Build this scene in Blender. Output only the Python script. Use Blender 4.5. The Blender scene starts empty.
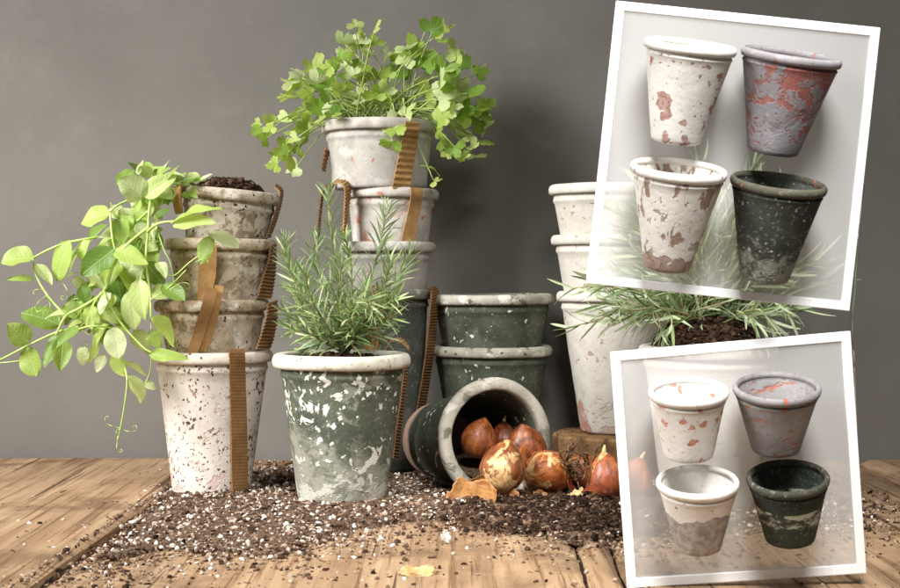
import bpy, math, random
import numpy as np
from mathutils import Vector, Matrix, noise as mnoise

random.seed(7)
rng = np.random.default_rng(7)
R = math.radians
scene = bpy.context.scene
COL = scene.collection

# ------------------------------------------------------------------ camera
F = 1400.0           # focal length in photo pixels (photo is 900 px wide)
CH = 0.243           # camera height above the table
cam_d = bpy.data.cameras.new('camera')
cam_d.sensor_width = 36.0
cam_d.lens = 36.0 * F / 900.0
cam_d.shift_y = -24.0 / 900.0
cam_d.clip_start = 0.05
cam_d.clip_end = 50
cam_d.dof.use_dof = True
cam_d.dof.focus_distance = 1.46
cam_d.dof.aperture_fstop = 22
cam = bpy.data.objects.new('camera', cam_d)
COL.objects.link(cam)
cam.location = (0, 0, CH)
cam.rotation_euler = (R(90), 0, 0)
scene.camera = cam

# ------------------------------------------------------------------ light
world = bpy.data.worlds.new('World')
scene.world = world
world.use_nodes = True
bg = world.node_tree.nodes['Background']
bg.inputs[0].default_value = (0.95, 0.98, 1.0, 1)
bg.inputs[1].default_value = 0.14

def area(name, loc, target, size, power, col, spread=180, size_y=None):
    d = bpy.data.lights.new(name, 'AREA')
    d.energy = power
    d.color = col
    d.size = size
    if size_y:
        d.shape = 'RECTANGLE'
        d.size_y = size_y
    d.spread = R(spread)
    o = bpy.data.objects.new(name, d)
    COL.objects.link(o)
    o.location = loc
    o.rotation_euler = (Vector(target) - Vector(loc)).to_track_quat('-Z', 'Y').to_euler()
    return o

area('softbox', (-1.45, 0.62, 1.12), (-0.34, 1.56, 0.16), 0.95, 15.5, (1.0, 0.992, 0.98), 70)
area('top_fill', (0.18, 0.44, 1.06), (0.12, 1.18, 0.02), 0.34, 3.6, (1.0, 0.99, 0.975), 58)  # added fill lamp, lifts the panels and the front of the table

scene.view_settings.view_transform = 'Standard'
scene.view_settings.look = 'None'
scene.view_settings.exposure = 0.0
scene.view_settings.gamma = 1.0
try:
    scene.cycles.max_bounces = 10
    scene.cycles.transparent_max_bounces = 24
    scene.cycles.use_denoising = True
except Exception:
    pass

# ------------------------------------------------------------------ helpers
def P(x, y, d):
    """photo pixel at a distance -> point"""
    return Vector(((x - 450.0) * d / F, d, CH + (270.0 - y) * d / F))

def tabD(y):
    return CH * F / (y - 270.0)

def srgb(r, g, b):
    def f(c):
        c /= 255.0
        return c / 12.92 if c <= 0.04045 else ((c + 0.055) / 1.055) ** 2.4
    return (f(r), f(g), f(b), 1.0)

def mesh_obj(name, verts, faces, mat=None, parent=None, smooth=True, mats=None, midx=None, loc=None):
    me = bpy.data.meshes.new(name)
    me.from_pydata([tuple(v) for v in verts], [], [tuple(f) for f in faces])
    if mats:
        for m in mats:
            me.materials.append(m)
        if midx is not None:
            me.polygons.foreach_set('material_index', np.asarray(midx, dtype=np.int32))
    elif mat:
        me.materials.append(mat)
    if smooth:
        me.polygons.foreach_set('use_smooth', np.ones(len(me.polygons), dtype=bool))
    me.update()
    o = bpy.data.objects.new(name, me)
    COL.objects.link(o)
    if parent:
        o.parent = parent
    if loc is not None:
        o.location = loc
    return o

def tag(o, label=None, cat=None, group=None, kind=None):
    if label: o['label'] = label
    if cat: o['category'] = cat
    if group: o['group'] = group
    if kind: o['kind'] = kind
    return o

def thing(name, label, cat, loc=(0, 0, 0), group=None):
    o = bpy.data.objects.new(name, None)
    o.empty_display_size = 0.02
    COL.objects.link(o)
    o.location = loc
    return tag(o, label, cat, group)

class MB:
    """collects shapes of one mesh"""
    def __init__(s):
        s.v, s.f, s.m, s.uv = [], [], [], []
    def add(s, v, f, mi=0, uv=None):
        b = len(s.v)
        s.uv.extend(uv if uv else [(0, 0, 0)] * len(v))
        s.v.extend(v)
        s.f.extend([tuple(i + b for i in q) for q in f])
        s.m.extend([mi] * len(f))
    def build(s, name, mat=None, parent=None, smooth=True, mats=None, loc=None):
        o = mesh_obj(name, s.v, s.f, mat, parent, smooth, mats, s.m if mats else None, loc)
        if any(q[2] for q in s.uv):
            at_ = o.data.attributes.new('blade', 'FLOAT_VECTOR', 'POINT')
            at_.data.foreach_set('vector', np.asarray(s.uv, dtype=np.float32).reshape(-1))
        return o

def catmull(pts, n=6):
    pts = [Vector(p) for p in pts]
    if len(pts) < 3:
        return [pts[0].lerp(pts[-1], i / n) for i in range(n + 1)]
    out = []
    for i in range(len(pts) - 1):
        p0 = pts[max(i - 1, 0)]; p1 = pts[i]; p2 = pts[i + 1]; p3 = pts[min(i + 2, len(pts) - 1)]
        for k in range(n):
            t = k / n
            out.append(0.5 * ((2 * p1) + (p2 - p0) * t + (2 * p0 - 5 * p1 + 4 * p2 - p3) * t * t + (3 * p1 - p0 - 3 * p2 + p3) * t ** 3))
    out.append(pts[-1])
    return out

def tube(mb, pts, r0, r1, seg=6, mi=0):
    n = len(pts)
    v, f = [], []
    t = (pts[1] - pts[0]).normalized()
    a = t.orthogonal().normalized()
    for i, p in enumerate(pts):
        t = (pts[min(i + 1, n - 1)] - pts[max(i - 1, 0)])
        t = t.normalized() if t.length > 1e-9 else Vector((0, 0, 1))
        a = (a - t * a.dot(t))
        a = a.normalized() if a.length > 1e-6 else t.orthogonal().normalized()
        b = t.cross(a)
        r = r0 + (r1 - r0) * i / (n - 1)
        for k in range(seg):
            an = 2 * math.pi * k / seg
            v.append(p + (a * math.cos(an) + b * math.sin(an)) * r)
    for i in range(n - 1):
        for k in range(seg):
            k2 = (k + 1) % seg
            f.append((i * seg + k, i * seg + k2, (i + 1) * seg + k2, (i + 1) * seg + k))
    f.append(tuple(range(seg - 1, -1, -1)))
    f.append(tuple((n - 1) * seg + k for k in range(seg)))
    mb.add(v, f, mi)

# ------------------------------------------------------------------ node helper
class NT:
    def __init__(s, name):
        s.mat = bpy.data.materials.new(name)
        s.mat.use_nodes = True
        s.t = s.mat.node_tree
        s.t.nodes.clear()
        s.out = s.n('ShaderNodeOutputMaterial')
    def n(s, typ, **kw):
        nd = s.t.nodes.new(typ)
        for k, v in kw.items():
            setattr(nd, k, v)
        return nd
    def link(s, a, b):
        s.t.links.new(a, b)
    def put(s, sock, val):
        if isinstance(val, bpy.types.NodeSocket):
            s.link(val, sock)
        else:
            sock.default_value = val
    def coord(s, offset=(0, 0, 0), scale=(1, 1, 1), rot=(0, 0, 0)):
        tc = s.n('ShaderNodeTexCoord')
        mp = s.n('ShaderNodeMapping')
        mp.inputs['Location'].default_value = offset
        mp.inputs['Scale'].default_value = scale
        mp.inputs['Rotation'].default_value = rot
        s.link(tc.outputs['Object'], mp.inputs['Vector'])
        return mp.outputs[0]
    def noise(s, vec, scale, detail=4, rough=0.55, dist=0.0):
        nd = s.n('ShaderNodeTexNoise')
        s.link(vec, nd.inputs['Vector'])
        nd.inputs['Scale'].default_value = scale
        nd.inputs['Detail'].default_value = detail
        nd.inputs['Roughness'].default_value = rough
        nd.inputs['Distortion'].default_value = dist
        return nd.outputs[0]
    def voro(s, vec, scale, feature='F1', rand=1.0):
        nd = s.n('ShaderNodeTexVoronoi', feature=feature)
        s.link(vec, nd.inputs['Vector'])
        nd.inputs['Scale'].default_value = scale
        nd.inputs['Randomness'].default_value = rand
        return nd.outputs['Distance']
    def math(s, op, a, b=0.0, c=0.0, clamp=False):
        nd = s.n('ShaderNodeMath', operation=op, use_clamp=clamp)
        s.put(nd.inputs[0], a)
        s.put(nd.inputs[1], b)
        s.put(nd.inputs[2], c)
        return nd.outputs[0]
    def ramp(s, val, lo, hi, a=0.0, b=1.0, smooth=True):
        nd = s.n('ShaderNodeMapRange', interpolation_type='SMOOTHSTEP' if smooth else 'LINEAR')
        s.put(nd.inputs[0], val)
        nd.inputs[1].default_value = lo
        nd.inputs[2].default_value = hi
        nd.inputs[3].default_value = a
        nd.inputs[4].default_value = b
        return nd.outputs[0]
    def mix(s, fac, a, b, mode='MIX'):
        nd = s.n('ShaderNodeMix', data_type='RGBA', blend_type=mode)
        s.put(nd.inputs[0], fac)
        s.put(nd.inputs[6], a)
        s.put(nd.inputs[7], b)
        return nd.outputs[2]
    def cramp(s, val, stops):
        nd = s.n('ShaderNodeValToRGB')
        s.put(nd.inputs[0], val)
        e = nd.color_ramp.elements
        e[0].position, e[0].color = stops[0]
        e[1].position, e[1].color = stops[-1]
        for p, c in stops[1:-1]:
            k = e.new(p)
            k.color = c
        return nd.outputs[0]
    def bsdf(s, color, rough=0.8, spec=0.3, bump=None, bdist=0.001, bstr=1.0):
        b = s.n('ShaderNodeBsdfPrincipled')
        s.put(b.inputs['Base Color'], color)
        s.put(b.inputs['Roughness'], rough)
        b.inputs['Specular IOR Level'].default_value = spec
        if bump is not None:
            bn = s.n('ShaderNodeBump')
            bn.inputs['Distance'].default_value = bdist
            bn.inputs['Strength'].default_value = bstr
            s.link(bump, bn.inputs['Height'])
            s.link(bn.outputs[0], b.inputs['Normal'])
        return b
    def finish(s, shader_socket):
        s.link(shader_socket, s.out.inputs['Surface'])
        return s.mat

# ------------------------------------------------------------------ pot material
def pot_mat(name, base, base2, layers=(), seed=0, rough=0.88, grime=0.35, grain=1.0):
    """layers: dict(kind='patch'|'speck', col, scale, thr, soft, z=(z0,z1,bias0,bias1), cl=cluster amount, st=stretch)"""
    t = NT(name)
    off = (seed * 1.37 + 0.31, seed * 2.11, seed * 0.77)
    v = t.coord(off)
    tc = t.n('ShaderNodeTexCoord')
    sep = t.n('ShaderNodeSeparateXYZ')
    t.link(tc.outputs['Object'], sep.inputs[0])
    z = sep.outputs[2]
    n0 = t.noise(v, 22, 5, 0.6)
    col = t.mix(t.ramp(n0, 0.35, 0.68), base, base2)
    nf = t.noise(v, 260, 3, 0.6)
    hgt = t.math('MULTIPLY', nf, 0.25 * grain)
    hgt = t.math('ADD', hgt, t.math('MULTIPLY', t.noise(v, 60, 3, 0.5), 0.35 * grain))
    for i, L in enumerate(layers):
        st = L.get('st', (1, 1, 1))
        vv = t.coord((off[0] + i * 3.3, off[1] - i * 1.9, off[2] + i * 2.7), st, L.get('rot', (0, 0, 0)))
        if L['kind'] == 'speck':
            # distort the coordinate so that specks have ragged outlines
            nz = t.n('ShaderNodeTexNoise')
            t.link(vv, nz.inputs['Vector'])
            nz.inputs['Scale'].default_value = L['scale'] * 1.6
            nz.inputs['Detail'].default_value = 2
            va = t.n('ShaderNodeVectorMath', operation='SCALE')
            t.link(nz.outputs[1], va.inputs[0])
            va.inputs['Scale'].default_value = 1.1 / L['scale']
            vb = t.n('ShaderNodeVectorMath', operation='ADD')
            t.link(vv, vb.inputs[0]); t.link(va.outputs[0], vb.inputs[1])
            val = t.math('SUBTRACT', 0.5, t.voro(vb.outputs[0], L['scale']))
        else:
            val = t.noise(vv, L['scale'], L.get('det', 4), L.get('rough', 0.55), L.get('dist', 0.4))
        cl = L.get('cl', 0)
        if cl:
            val = t.math('ADD', val, t.math('MULTIPLY', t.math('SUBTRACT', t.noise(vv, L.get('cs', 16), 2), 0.5), cl))
        if 'z' in L:
            z0, z1, b0, b1 = L['z']
            val = t.math('ADD', val, t.ramp(z, z0, z1, b0, b1))
        so = L.get('soft', 0.03)
        fac = t.ramp(val, L['thr'] - so, L['thr'] + so, 0, L.get('op', 1.0))
        c = L['col']
        if 'col2' in L:
            c = t.mix(t.ramp(t.noise(vv, L['scale'] * 3, 2), 0.4, 0.6), c, L['col2'])
        col = t.mix(fac, col, c)
        hgt = t.math('ADD', hgt, t.math('MULTIPLY', fac, L.get('h', 0.0)))
    # chalk dust and pores
    col = t.mix(t.ramp(t.noise(v, 210, 4, 0.7), 0.56, 0.70, 0, 0.45), col, t.mix(0.55, col, (0.62, 0.60, 0.56, 1)))
    por = t.ramp(t.noise(v, 330, 3, 0.6), 0.64, 0.72)
    col = t.mix(t.math('MULTIPLY', por, 0.5), col, t.mix(1.0, col, (0.42, 0.36, 0.30, 1), 'MULTIPLY'))
    hgt = t.math('SUBTRACT', hgt, t.math('MULTIPLY', por, 0.3))
    # fine overall dirt
    g = t.ramp(t.noise(v, 90, 6, 0.7), 0.42, 0.75, 0, grime)
    col = t.mix(g, col, t.mix(1.0, col, (0.55, 0.5, 0.42, 1), 'MULTIPLY'))
    b = t.bsdf(col, rough, 0.25, hgt, 0.0011, 0.9)
    return t.finish(b.outputs[0])

# ------------------------------------------------------------------ pot shape
def lathe(profile, seg=96, wob=0.0007, seed=0, closed=False):
    n = len(profile)
    v, f = [], []
    for k in range(seg):
        a = 2 * math.pi * k / seg
        ca, sa = math.cos(a), math.sin(a)
        for (r, z) in profile:
            q = Vector((r * ca * 14 + seed * 3.1, r * sa * 14, z * 14))
            d = wob * mnoise.noise(q) + wob * 0.5 * mnoise.noise(q * 3.7) + wob * 0.9 * mnoise.noise(q * 0.45)
            rr = max(r + d, 0.0) if r > 1e-5 else 0.0
            v.append((rr * ca, rr * sa, z + 0.6 * wob * mnoise.noise(q * 1.3 + Vector((9, 9, 9)))))
    for k in range(seg):
        k2 = (k + 1) % seg
        for i in range(n - 1 if not closed else n):
            i2 = (i + 1) % n
            f.append((k * n + i, k2 * n + i, k2 * n + i2, k * n + i2))
    return v, f

def pot_profiles(Rr, h, rb, lip=0.0125, over=0.0055, wall=0.0085, k=1.0):
    """body and rim outlines; Rr outer rim radius"""
    neck = Rr - over
    zl = h - lip
    body = [(0.0, 0.0), (rb * 0.6, 0.0), (rb - 0.003, 0.0), (rb - 0.0008, 0.0012), (rb, 0.0035)]
    m = 14
    for i in range(1, m):
        t = i / m
        body.append((rb + (neck - 0.0022 * k - rb) * t, 0.0035 + (zl - 0.011 * k - 0.0035) * t))
    body += [(neck - 0.002 * k, zl - 0.0105 * k), (neck - 0.0004, zl - 0.0088 * k), (neck, zl - 0.0068 * k), (neck - 0.0006, zl - 0.0045 * k),
             (neck - 0.001, zl - 0.002), (neck - 0.001, zl + 0.004), (neck - wall + 0.002, zl + 0.004)]
    ri = neck - wall
    body += [(ri, zl)]
    for i in range(1, 8):
        t = i / 8
        body.append((ri + (rb - wall - ri) * t, zl + (0.009 - zl) * t))
    body += [(rb - wall, 0.009), (0.0, 0.009)]
    rim = []
    inner = ri + 0.0008
    # closed ring: rounded lip
    c_lo, c_hi = zl, h
    rim = [(neck - 0.0015, c_lo + 0.0002), (neck + over * 0.55, c_lo), (neck + over * 0.9, c_lo + 0.0016), (Rr, c_lo + lip * 0.33),
           (Rr + 0.0001, c_lo + lip * 0.6), (Rr - 0.0013 * k, c_lo + lip * 0.85), (Rr - 0.0038 * k, h - 0.0002), (Rr - 0.0065 * k, h),
           (inner + 0.0028 * k, h - 0.0003), (inner + 0.0008, h - 0.0016 * k), (inner, h - 0.004 * k), (inner - 0.0001, c_lo + 0.002),
           (inner + 0.002, c_lo)]
    return body, rim

SEED = [0]
def make_pot(label, Rr, h, rb, loc, bmat, rmat, rot=None, group=None, name='plant_pot', rl=None, lip=0.0125, over=0.0055, wall=0.0085, wob=0.0007, k=1.0):
    SEED[0] += 1
    root = thing(name, label, 'pot', loc, group)
    body, rim = pot_profiles(Rr, h, rb, lip, over, wall, k)
    v, f = lathe(body, 96, wob, SEED[0])
    mesh_obj('pot_body', v, f, bmat, root)
    v, f = lathe(rim, 96, wob * 1.3, SEED[0] + 0.3, closed=True)
    o = mesh_obj('pot_rim', v, f, rmat, root)
    if rl:
        o['label'] = rl
    if rot is not None:
        root.rotation_mode = 'ZYX'
        root.rotation_euler = rot
    root['dims'] = (Rr, h, rb)
    return root

def pot_r(pot, z):
    Rr, h, rb = pot['dims']
    t = min(max((z - pot.location.z) / h, 0), 1)
    if t > 1 - 0.0135 / h:
        return Rr
    return rb + (Rr - 0.0055 - rb) * t

def on_pot(pot, px, py, off=0.001):
    """point on the near side of a standing pot seen at a photo pixel"""
    x0, d0 = pot.location.x, pot.location.y
    z = CH + (270 - py) * d0 / F
    r = pot_r(pot, z) + off
    kx = (px - 450) / F
    # (kx*D-x0)^2+(D-d0)^2=r^2
    a = kx * kx + 1
    b = -2 * (kx * x0 + d0)
    c = x0 * x0 + d0 * d0 - r * r
    disc = b * b - 4 * a * c
    if disc < 0:
        D = -b / (2 * a)
    else:
        D = (-b - math.sqrt(disc)) / (2 * a)
    return P(px, py, D)

# ------------------------------------------------------------------ setting: wall and table
def wall_material():
    t = NT('grey_paint')
    v = t.coord()
    n = t.noise(v, 3.2, 5, 0.6)
    c = t.mix(t.ramp(n, 0.3, 0.7), srgb(108, 104, 98), srgb(121, 116, 110))
    v2 = t.coord((0, 0, 0), (40, 1, 1.2))
    c = t.mix(t.ramp(t.noise(v2, 1.6, 3), 0.5, 0.75, 0, 0.10), c, srgb(102, 98, 94))
    c = t.mix(t.ramp(t.noise(v, 14, 6, 0.7), 0.5, 0.75, 0, 0.3), c, srgb(134, 129, 123))
    b = t.bsdf(c, 0.75, 0.25, t.noise(v, 120, 4, 0.6), 0.0006, 0.5)
    return t.finish(b.outputs[0])

WALL_D = 1.83
v = [(-3, WALL_D, -0.6), (3, WALL_D, -0.6), (3, WALL_D, 2.2), (-3, WALL_D, 2.2),
     (-3, WALL_D + 0.1, -0.6), (3, WALL_D + 0.1, -0.6), (3, WALL_D + 0.1, 2.2), (-3, WALL_D + 0.1, 2.2)]
f = [(0, 1, 2, 3), (5, 4, 7, 6), (4, 0, 3, 7), (1, 5, 6, 2), (3, 2, 6, 7), (4, 5, 1, 0)]
tag(mesh_obj('wall', v, f, wall_material(), smooth=False), kind='structure')

def wood_material(name, seed):
    t = NT(name)
    v = t.coord((seed * 2.7, seed * 5.1, 0))
    vs = t.coord((seed * 2.7, seed * 1.1, 0), (1, 0.07, 1))
    n1 = t.noise(vs, 26, 5, 0.6, 0.8)
    w = t.n('ShaderNodeTexWave', wave_type='BANDS', bands_direction='X')
    t.link(vs, w.inputs['Vector'])
    w.inputs['Scale'].default_value = 13
    w.inputs['Distortion'].default_value = 9
    w.inputs['Detail'].default_value = 4
    w.inputs['Detail Scale'].default_value = 1.6
    col = t.cramp(n1, [(0.25, srgb(128, 102, 78)), (0.5, srgb(160, 131, 101)), (0.75, srgb(184, 156, 124))])
    col = t.mix(t.ramp(w.outputs[1], 0.0, 0.45, 0.28, 0), col, srgb(130, 98, 68))
    fine = t.noise(t.coord((seed, 0, 0), (1, 0.03, 1)), 160, 4, 0.65)
    col = t.mix(t.ramp(fine, 0.50, 0.68, 0, 0.75), col, srgb(104, 72, 46))
    grey = t.noise(t.coord((seed * 4.1, 0, 0), (1, 0.12, 1)), 17, 5, 0.6)
    col = t.mix(t.ramp(grey, 0.48, 0.68, 0, 0.6), col, srgb(150, 124, 98))
    # worn, stained areas
    st = t.noise(v, 7, 6, 0.65, 0.5)
    col = t.mix(t.ramp(st, 0.46, 0.68, 0, 0.75), col, srgb(98, 73, 52))
    col = t.mix(t.ramp(t.noise(v, 11, 5, 0.6), 0.55, 0.72, 0, 0.35), col, srgb(196, 170, 136))
    # knots
    kn = t.voro(t.coord((seed * 0.7, seed * 0.3, 0), (1, 0.45, 1)), 4.2)
    col = t.mix(t.ramp(kn, 0.03, 0.085, 0.8, 0), col, srgb(78, 48, 26))
    # long open cracks along the grain
    ck = t.noise(t.coord((seed * 2.3, seed, 0), (1, 0.022, 1)), 75, 3, 0.55, 0.3)
    crack = t.ramp(ck, 0.635, 0.67)
    col = t.mix(t.math('MULTIPLY', crack, 0.8), col, srgb(74, 52, 36))
    # dark pits
    pit = t.noise(t.coord((seed, 3, 0), (1, 0.3, 1)), 75, 3, 0.5)
    col = t.mix(t.ramp(pit, 0.68, 0.74, 0, 0.7), col, srgb(70, 46, 28))
    h = t.math('SUBTRACT', t.math('MULTIPLY', n1, 0.6), t.math('MULTIPLY', t.ramp(fine, 0.5, 0.72), 0.5))
    h = t.math('ADD', h, t.math('MULTIPLY', w.outputs[1], 0.12))
    h = t.math('SUBTRACT', h, t.math('MULTIPLY', crack, 0.9))
    b = t.bsdf(col, 0.7, 0.22, h, 0.0018, 1.0)
    return t.finish(b.outputs[0])

table = bpy.data.objects.new('tabletop', None)
COL.objects.link(table)
tag(table, kind='structure')
VPX = (498 - 450) / F     # the planks run very slightly to the right of straight back
TB0, TB1 = 0.55, 1.812
def edge_x(xa, d):
    return xa + VPX * (d - 1.08)
plank_edges = [(-1.55, -0.79), (-0.787, -0.3310), (-0.3190, 0.1055), (0.1090, 0.1360), (0.1390, 0.50), (0.5035, 0.98), (0.983, 1.6)]
for i, (xa, xb) in enumerate(plank_edges):
    nx, nd = max(4, int((xb - xa) / 0.012)), 110
    vv, ff = [], []
    for j in range(nd + 1):
        d = TB0 + (TB1 - TB0) * j / nd
        for k in range(nx + 1):
            u = k / nx
            q = mnoise.noise(Vector((i * 7.7, d * 9, 0)))
            q2 = mnoise.noise(Vector((i * 7.7 + 50, d * 9, 0)))
            ea = edge_x(xa, d) + 0.0022 * q + 0.001 * mnoise.noise(Vector((i, d * 45, 3)))
            eb = edge_x(xb, d) + 0.0022 * q2 + 0.001 * mnoise.noise(Vector((i + 31, d * 45, 3)))
            x = ea + (eb - ea) * u
            z = 0.0011 * mnoise.noise(Vector((x * 6, d * 2.2, i * 3.0))) - 0.0012 + (0.0022 if i == 1 else 0)
            e = min(x - ea, eb - x)
            z -= 0.0062 * math.exp(-e / 0.0050)
            if j == nd: z -= 0.002
            vv.append((x, d, z))
    W = nx + 1
    for j in range(nd):
        for k in range(nx):
            ff.append((j * W + k, j * W + k + 1, (j + 1) * W + k + 1, (j + 1) * W + k))
    # sides
    border = [k for k in range(W)] + [j * W + nx for j in range(1, nd + 1)] + [nd * W + k for k in range(nx - 1, -1, -1)] + [j * W for j in range(nd - 1, 0, -1)]
    b0 = len(vv)
    for idx in border:
        vv.append((vv[idx][0], vv[idx][1], -0.038))
    nb = len(border)
    for q in range(nb):
        q2 = (q + 1) % nb
        ff.append((border[q], b0 + q, b0 + q2, border[q2]))
    ff.append(tuple(b0 + q for q in range(nb - 1, -1, -1)))
    o = mesh_obj('plank', vv, ff, wood_material('weathered_wood_%d' % i, i + 1), table)
    o.data.polygons.foreach_set('use_smooth', np.ones(len(o.data.polygons), dtype=bool))
    me = o.data
    try:
        me.set_sharp_from_angle(angle=R(50))
    except Exception:
        pass

_t = NT('gap_shade_brown')
M_UNDER = _t.finish(_t.bsdf(_t.mix(_t.noise(_t.coord(), 60, 4), srgb(44, 33, 25), srgb(66, 50, 38)), 0.9, 0.1).outputs[0])  # dark brown stands in for the shade down in the plank gaps
bx_ = [(x, d, z) for z in (-0.075, -0.0395) for d in (TB0 + .01, 1.826) for x in (-1.5, 1.55)]
mesh_obj('gap_backing_board', bx_, [(0, 2, 3, 1), (4, 5, 7, 6), (0, 1, 5, 4), (2, 6, 7, 3), (0, 4, 6, 2), (1, 3, 7, 5)], M_UNDER, table, smooth=False)  # unseen board added below the planks so the gaps read dark

for ga, gb in ((-0.3345, -0.3155), (0.1040, 0.1105), (0.1345, 0.1405), (0.4985, 0.5050)):
    vv, ff = [], []
    for j in range(61):
        d = TB0 + 0.02 + (TB1 - TB0 - 0.04) * j / 60
        for k in range(5):
            x = edge_x(ga + (gb - ga) * k / 4, d)
            vv.append((x, d, -0.0105 + 0.004 * mnoise.noise(Vector((x * 300, d * 70, 1)))))
        vv += [(edge_x(gb, d), d, -0.03), (edge_x(ga, d), d, -0.03)]
    for j in range(60):
        for k in range(7):
            k2 = (k + 1) % 7
            ff.append((j * 7 + k, j * 7 + k2, (j + 1) * 7 + k2, (j + 1) * 7 + k))
    mesh_obj('gap_shade_strip', vv, ff, M_UNDER, table)  # dark strip set in each gap, its colour paints the shade there

# ------------------------------------------------------------------ pots
WHITE = srgb(226, 219, 209); WHITE2 = srgb(206, 197, 186)
TERRA = srgb(178, 98, 72); PINK = srgb(196, 164, 150); UMBER = srgb(84, 62, 48); GREYG = srgb(150, 150, 138)

def chips(col=UMBER, scale=105, thr=0.30, **k):
    d = dict(kind='speck', col=col, scale=scale, thr=thr, soft=0.02, cl=0.75, cs=24, h=-0.5)
    d.update(k); return d
def patch(col, scale=30, thr=0.62, **k):
    d = dict(kind='patch', col=col, scale=scale, thr=thr, soft=0.02, h=-0.5)
    d.update(k); return d

DL = 1.54
sl = F / DL
def at(px, d): return (px - 450) * d / F
def zz(py, d): return CH + (270 - py) * d / F

# left stack
m = pot_mat('left_white', srgb(220, 211, 201), srgb(208, 196, 185),
            [patch(srgb(212, 188, 176), 60, 0.61, soft=0.03, z=(0.0, 0.13, 0.05, -0.06), cl=0.3, rough=.65),
             patch(srgb(160, 132, 116), 95, 0.66, soft=0.02, z=(0.0, 0.13, 0.04, -0.02), cl=0.35, rough=.65),
             chips(srgb(116, 94, 80), 190, 0.30, cl=0.8, st=(1, 1, 0.8)), chips(srgb(84, 66, 54), 130, 0.36, cl=0.8)], 1)
mr = pot_mat('left_white_rim', srgb(224, 214, 202), srgb(205, 190, 175), [patch(srgb(120, 92, 72), 40, 0.66), chips(srgb(90, 68, 54), 110, 0.4)], 2)
L1 = make_pot('tall off-white chipped pot at the bottom of the left stack', 60.5 / sl, zz(350, DL), 39 / sl, (at(212, DL), DL, 0), m, mr,
              group='pots in the left stack')
def dirty(seed, a=srgb(196, 180, 160), b=srgb(164, 146, 124)):
    return pot_mat('dirty_white_%d' % seed, a, b,
                   [patch(srgb(128, 104, 80), 85, 0.565, soft=0.05, cl=0.5, cs=20, rough=.7, op=.75), patch(srgb(212, 202, 188), 30, 0.60, soft=0.05),
                    patch(srgb(108, 103, 78), 48, 0.60, soft=0.07, op=0.6, rough=.7), chips(srgb(66, 48, 36), 120, 0.36, cl=0.8)], seed, grime=0.55)
L2 = make_pot('brown-stained third pot down in the left stack, behind slanting strips', 57 / sl, 0.128, 0.039,
              (at(213, DL), DL + 0.002, zz(299, DL) - 0.128), dirty(3), dirty(4, srgb(200, 186, 166), srgb(160, 136, 112)), (R(0.5), R(-0.5), R(40)), 'pots in the left stack')
L3 = make_pot('second pot down in the left stack, mottled beige, just under the soil-topped pot', 55.5 / sl, 0.128, 0.038,
              (at(219.5, DL), DL, zz(239, DL) - 0.128), dirty(5), dirty(6, srgb(206, 192, 172), srgb(168, 146, 120)), (0, R(0.6), R(110)), 'pots in the left stack')
L4 = make_pot('topmost tilted pot of the left stack with dark soil and pea shoots spilling over it', 50.5 / sl, 0.115, 0.037,
              (at(221, DL), DL, zz(190, DL) - 0.115), dirty(7, srgb(204, 194, 178), srgb(176, 160, 140)), dirty(8, srgb(206, 196, 180), srgb(172, 154, 132)), (0, R(5.0), R(200)), 'pots in the left stack')

# middle stack
DM = 1.72
sm = F / DM
def greyw(seed, a=srgb(196, 190, 182), b=srgb(176, 169, 161), t=0.685, zr=None):
    L = [patch(srgb(184, 124, 102), 42, t, soft=0.02, h=-0.3, rough=0.5), patch(srgb(150, 145, 138), 16, 0.58, soft=0.08, op=0.6),
         patch(srgb(220, 214, 206), 24, 0.6, soft=0.08, op=0.6)]
    return pot_mat('grey_white_%d' % seed, a, b, L, seed, grime=0.3)
M4 = make_pot('dark grey-green pot at the bottom of the middle stack, behind the rosemary', 0.0600, zz(289, DM), 0.045, (at(384, DM), DM, 0),
              pot_mat('dark_grey_green', srgb(92, 95, 86), srgb(72, 75, 68), [patch(srgb(128, 126, 116), 18, 0.6, soft=0.08, op=0.5), chips(srgb(150, 70, 56), 75, 0.43, h=0), chips(srgb(150, 148, 138), 130, 0.42)], 9),
              pot_mat('dark_rim', srgb(128, 124, 116), srgb(104, 101, 94), [patch(srgb(160, 152, 142), 34, 0.58, soft=0.05)], 10), group='pots in the middle stack')
M3 = make_pot('third pot down in the middle stack, grey-white, half hidden by rosemary tips', 0.0585, 0.125, 0.040, (at(388, DM), DM, zz(242, DM) - 0.125),
              greyw(11, srgb(176, 170, 163), srgb(158, 152, 146)), greyw(12, srgb(186, 180, 172), srgb(158, 152, 146)), (0, 0, R(80)), 'pots in the middle stack')
M2 = make_pot('second pot down in the middle stack, pale grey with terracotta flecks on its rim', 0.0585, 0.125, 0.041, (at(390, DM), DM, zz(189, DM) - 0.125),
              greyw(13, t=0.63), greyw(14, t=0.62), (0, R(0.8), R(200)), 'pots in the middle stack')
M1 = make_pot('topmost pale grey pot of the middle stack holding the coriander', 0.0706, zz(124, DM) - zz(189, DM) + 0.003, 0.0575, (at(379.5, DM), DM, zz(189, DM) - 0.001),
              greyw(15, srgb(192, 187, 180), srgb(176, 170, 162), 0.67), greyw(16, srgb(194, 187, 178), srgb(170, 162, 153), 0.70), (0, 0, R(30)), 'pots in the middle stack', lip=0.014)

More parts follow.
